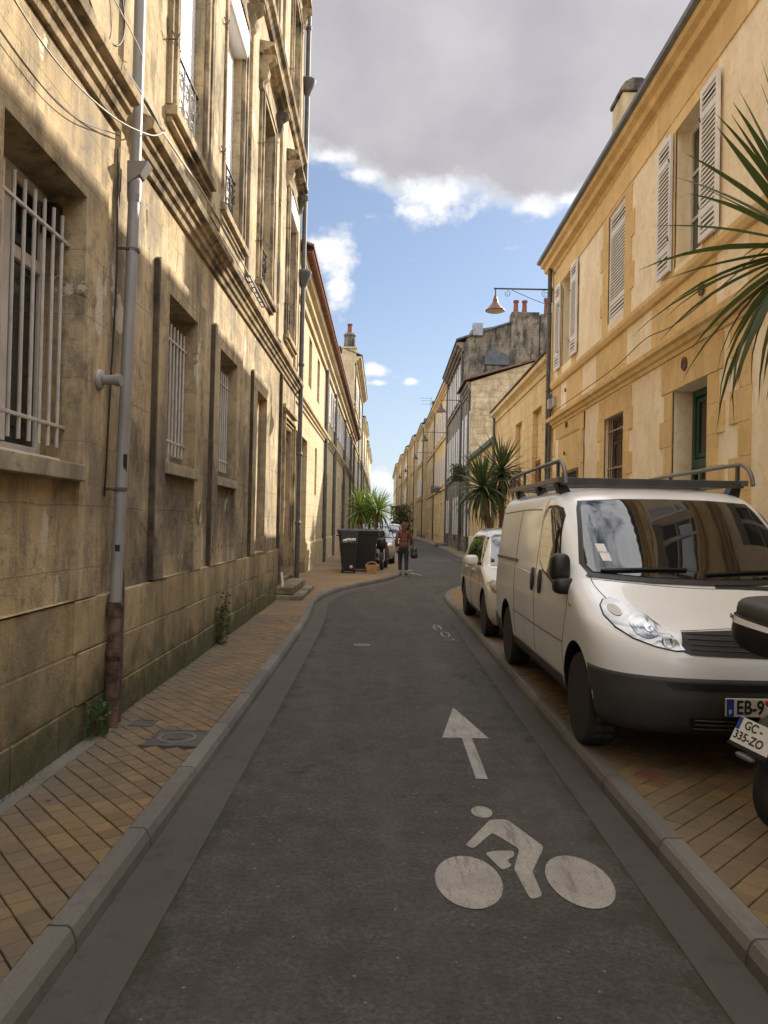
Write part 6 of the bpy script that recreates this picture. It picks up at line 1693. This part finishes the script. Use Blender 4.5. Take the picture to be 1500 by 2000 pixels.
# ------------------------------------------------------------------ bins and a basket
def wheelie(label, c, w, d, h, lid_open, wheels4):
    B = thing('rubbish_bin', label, 'bin', c)
    x, y, z = c; t = .82
    def fr(k, hh): return [(x+sx*w/2*k, y+sy*d/2*k, z+hh) for sx, sy in ((-1,-1),(1,-1),(1,1),(-1,1))]
    mb = MB(); vs = fr(t, .07)+fr(1, h*.90)+fr(1.06, h*.90)+fr(1.06, h*.95)+fr(.94, h*.95)+fr(.80, .12)
    fs = [(3,2,1,0)]+[(a*4+k, a*4+(k+1)%4, a*4+4+(k+1)%4, a*4+4+k) for a in range(5) for k in range(4)]+[(20,21,22,23)]
    mb.add(vs, fs); mb.build('body', M['binplastic'], B, bevel=.02)
    lid = MB()
    if wheels4:
        pr = [(-d*.55,h*.955),(d*.55,h*.955),(d*.55,h*.99),(d*.2,h*1.03),(-d*.2,h*1.03),(-d*.55,h*.99)]
        lid.prism([(x-w*.55, y+a, z+b) for a, b in pr], (w*1.10,0,0))
    elif lid_open:
        lid.prism([(x-w*.53, y+d*.52, z+h*.95), (x-w*.53, y+d*.60, z+h*.96), (x-w*.53, y+d*.72, z+h*1.30), (x-w*.53, y+d*.66, z+h*1.31)], (w*1.06,0,0))
    lid.build('lid', M['binplastic'], B, bevel=.015)
    for s in (-1, 1):
        for sy in ((-1, 1) if wheels4 else (1 if not lid_open else -1,)):
            MB().lathe([(.03,-.03),(.09,-.03),(.10,0),(.09,.03),(.03,.03)], (x+s*w*.36, y+sy*d*.36, z+.10), 'x', 16).build('wheel', M['rubber'], B, smooth=40)
        MB().tube([(x+s*w*.5,y-d*.3,z+h*.86),(x+s*w*.57,y-d*.3,z+h*.86),(x+s*w*.57,y+d*.3,z+h*.86),(x+s*w*.5,y+d*.3,z+h*.86)], .018, 6).build('handle', M['binplastic'], B)
    return B
M['binplastic'] = simple('black_bin_plastic', (.008, .009, .010), .6, var=.2, scale=4)
M['wicker'] = simple('tan_card', (.42, .27, .13), .85, var=.25, scale=9)
M['paperwhite'] = simple('white_rubbish_bag', (.55, .54, .52), .5, var=.2, scale=8)
wheelie('large black four wheeled rubbish container on the left pavement', (-.74, 24.6, PZ), 1.22, .82, 1.30, False, True)
sb = wheelie('small black wheelie bin overflowing with white rubbish, before the large container', (-.98, 23.5, PZ), .50, .52, .98, True, False)
wb_ = MB()
for k in range(7): blob(wb_, (-.98+random.uniform(-.15,.15), 23.45+random.uniform(-.12,.12), PZ+.95+random.uniform(0,.09)), (.07,.06,.055), 6)
tag(wb_.build('rubbish', M['paperwhite'], None, smooth=60, loc=(-.98,23.45,PZ+.95)), 'crumpled white rubbish heaped in the open small bin', 'rubbish')
MB().lathe([(.05,0),(.05,.006)], (-.90,23.5-.26*.86-.01,PZ+.2), 'y', 14).build('round_label', M['paperwhite'], sb)
bk = thing('basket', 'tan trapezoid basket standing on the pavement beside the bins', 'basket', (-.27, 23.5, PZ))
mb = MB(); x, y, z = -.27, 23.5, PZ
lv = [(.13,.10,0),(.20,.15,.24),(.20,.15,.25),(.185,.135,.25),(.12,.09,.02)]
vs = [(x+sx*a, y+sy*b, z+c) for a, b, c in lv for sx, sy in ((-1,-1),(1,-1),(1,1),(-1,1))]
mb.add(vs, [(3,2,1,0)]+[(i*4+k, i*4+(k+1)%4, i*4+4+(k+1)%4, i*4+4+k) for i in range(4) for k in range(4)]+[(16,17,18,19)]); mb.build('shell', M['wicker'], bk)
MB().tube([(x+.17*math.cos(t), y, z+.24+.10*math.sin(t)) for t in [math.pi*k/10 for k in range(11)]], .015, 6).build('handle', M['wicker'], bk, smooth=50)

# ------------------------------------------------------------------ the woman walking away
def skinned(name, verts, edges, radii, mat, parent, sub=2, root=0):
    me = bpy.data.meshes.new(name); me.from_pydata(verts, edges, []); o = bpy.data.objects.new('t', me); COL.objects.link(o)
    m = o.modifiers.new('s', 'SKIN'); m.use_smooth_shade = True
    sv = me.skin_vertices[0].data
    for i, r_ in enumerate(radii):
        sv[i].radius = r_ if isinstance(r_, tuple) else (r_, r_); sv[i].use_root = (i == root)
    u = o.modifiers.new('u', 'SUBSURF'); u.levels = sub; u.render_levels = sub
    dg = bpy.context.evaluated_depsgraph_get(); out = bpy.data.meshes.new_from_object(o.evaluated_get(dg)); out.name = name
    bpy.data.objects.remove(o); out.materials.clear(); out.materials.append(mat)
    for p in out.polygons: p.use_smooth = True
    return link(name, out, parent)
M['skin'] = simple('skin', (.42, .25, .17), .55)
M['hair'] = simple('auburn_hair', (.085, .030, .018), .6, var=.4, scale=40)
M['trousers'] = simple('black_trousers', (.014, .014, .018), .8)
M['shoe'] = simple('dark_shoe', (.03, .027, .028), .6)
def plaid():
    m, t, b = principled('red_check_jacket'); b.inputs['Roughness'].default_value = .85
    pos = t.node('ShaderNodeTexCoord').outputs['Object']; x, y, z = t.sep(pos)
    a = t.math('GREATER_THAN', t.math('FRACT', t.math('MULTIPLY', x, 11.0)), .62); c = t.math('GREATER_THAN', t.math('FRACT', t.math('MULTIPLY', z, 9.0)), .66)
    col = t.mix(t.math('MULTIPLY', a, .6), (.13, .050, .038), (.22, .11, .08)); col = t.mix(t.math('MULTIPLY', c, .55), col, (.10, .028, .022))
    setc(b, t, col); return m
M['jacket'] = plaid()
def woman():
    W = thing('person', 'woman in red checked jacket and black trousers walking away with a dark shoulder bag', 'person', (.70, 24.1, 0.0))
    # facing +Y (away); left foot forward. Body as one continuous figure.
    V_ = [(0,0,.92),(0,.01,1.06),(0,.02,1.22),(0,.01,1.36),(0,.0,1.43),(0,.015,1.50),(0,.03,1.58),(0,.035,1.655),
          (-.085,0,.90),(-.10,.06,.50),(-.10,-.02,.10),(-.10,.10,.035),
          (.085,0,.90),(.095,-.04,.50),(.095,-.24,.13),(.095,-.17,.04),
          (-.165,.0,1.37),(-.215,-.05,1.12),(-.22,.04,.90),(-.22,.06,.82),
          (.165,.0,1.37),(.225,-.02,1.12),(.235,.10,.96),(.235,.14,.90)]
    E_ = [(0,1),(1,2),(2,3),(3,4),(4,5),(5,6),(6,7),(0,8),(8,9),(9,10),(10,11),(0,12),(12,13),(13,14),(14,15),(3,16),(16,17),(17,18),(18,19),(3,20),(20,21),(21,22),(22,23)]
    Rr = [(.14,.10),(.115,.085),(.13,.09),(.12,.08),(.05,.05),(.045,.048),(.075,.085),(.062,.07),.075,.052,.036,.03,.075,.052,.036,.03,.05,.038,.028,.022,.05,.038,.028,.022]
    skinned('body', V_, E_, Rr, M['skin'], W)
    k = lambda r_, f: tuple(v*f for v in r_) if isinstance(r_, tuple) else r_*f
    JV = [(0,.0,.86),(0,.0,1.0),(0,.01,1.12),(0,.02,1.25),(0,.01,1.37),(0,.0,1.43),(-.17,.0,1.37),(-.225,-.05,1.12),(-.225,.035,.92),(.17,.0,1.37),(.235,-.02,1.12),(.24,.09,.975)]
    JE = [(0,1),(1,2),(2,3),(3,4),(4,5),(4,6),(6,7),(7,8),(4,9),(9,10),(10,11)]
    JR = [(.19,.135),(.17,.12),(.145,.11),(.155,.115),(.14,.10),(.07,.07),.068,.058,.05,.068,.058,.05]
    j = skinned('jacket', JV, JE, JR, M['jacket'], W)
    q = parent_loc(W)
    MB().tube([q+Vector((.155*math.cos(a), .012+.118*math.sin(a), 1.09)) for a in [2*math.pi*i/24 for i in range(25)]], .016, 6).build('belt', M['shoe'], j, smooth=60)
    TV = [(0,0,.95),(0,0,.86),(-.085,.0,.80),(-.10,.06,.50),(-.10,-.01,.15),(.085,0,.80),(.095,-.04,.50),(.095,-.23,.17)]
    skinned('trousers', TV, [(0,1),(1,2),(2,3),(3,4),(1,5),(5,6),(6,7)], [(.145,.11),(.145,.115),.092,.072,.055,.092,.072,.055], M['trousers'], W)
    for x, y, z, rx in ((-.10,.04,.04,0), (.095,-.20,.07,.5)):
        s = MB(); blob(s, q+Vector((x, y, z)), (.045,.13,.04)); s.build('shoe', M['shoe'], W, smooth=60)
    HV = [(0,.02,1.68),(0,.0,1.60),(0,-.045,1.50),(0,-.075,1.38),(-.05,-.06,1.40),(.05,-.06,1.40)]
    skinned('hair', HV, [(0,1),(1,2),(2,3),(2,4),(2,5)], [(.075,.08),(.105,.10),(.10,.07),(.07,.035),(.05,.03),(.05,.03)], M['hair'], W)
    f = MB()
    for s in (-1, 1): blob(f, q+Vector((s*.082,.04,1.585)), (.012,.02,.03), 6)
    blob(f, q+Vector((0,.125,1.575)), (.014,.02,.022), 6); f.build('ears_and_nose', M['skin'], W, smooth=60)
    e = MB()
    for s in (-1, 1): blob(e, q+Vector((s*.032,.108,1.605)), (.013,.008,.008), 6)
    e.build('eyes', M['shutter'], W, smooth=60)
    mth = MB(); blob(mth, q+Vector((0,.108,1.535)), (.026,.010,.007), 6); mth.build('mouth', M['jacket'], W, smooth=60)
    for s, c in ((-1, Vector((-.22,.06,.82))), (1, Vector((.235,.14,.90)))):
        h = MB(); blob(h, q+c+Vector((0,.008,-.035)), (.016,.036,.045), 8)
        for i in range(4):
            y = -.024+i*.018; L = (.062,.07,.066,.05)[i]
            h.tube([q+c+Vector((0,.008+y,-.07)), q+c+Vector((-s*.008,.012+y,-.07-L*.55)), q+c+Vector((-s*.022,.014+y,-.07-L*.95))], [.0085,.008,.0065], 6)
        h.tube([q+c+Vector((0,.04,-.02)), q+c+Vector((-s*.012,.066,-.045)), q+c+Vector((-s*.018,.07,-.072))], [.010,.009,.007], 6)
        h.build('hand', M['skin'], W, smooth=60)
    return W
woman()
bg_ = thing('shoulder_bag', 'dark slouchy shoulder bag hanging at the right side of the walking woman', 'bag', (.99, 24.08, .80))
q = Vector((.70, 24.1, 0))
bb = MB(); blob(bb, q+Vector((.33,-.03,.74)), (.10,.19,.17), 12); blob(bb, q+Vector((.33,-.03,.66)), (.115,.22,.11), 12); bb.build('pouch', M['iron'], bg_, smooth=60)
MB().tube(catmull([q+Vector((.31,-.15,.83)), q+Vector((.26,-.11,1.15)), q+Vector((.165,-.075,1.42)), q+Vector((.16,.02,1.455)), q+Vector((.18,.09,1.40)), q+Vector((.27,.09,1.12)), q+Vector((.32,.09,.83))], 6), .012, 6).build('strap', M['iron'], bg_, smooth=60)
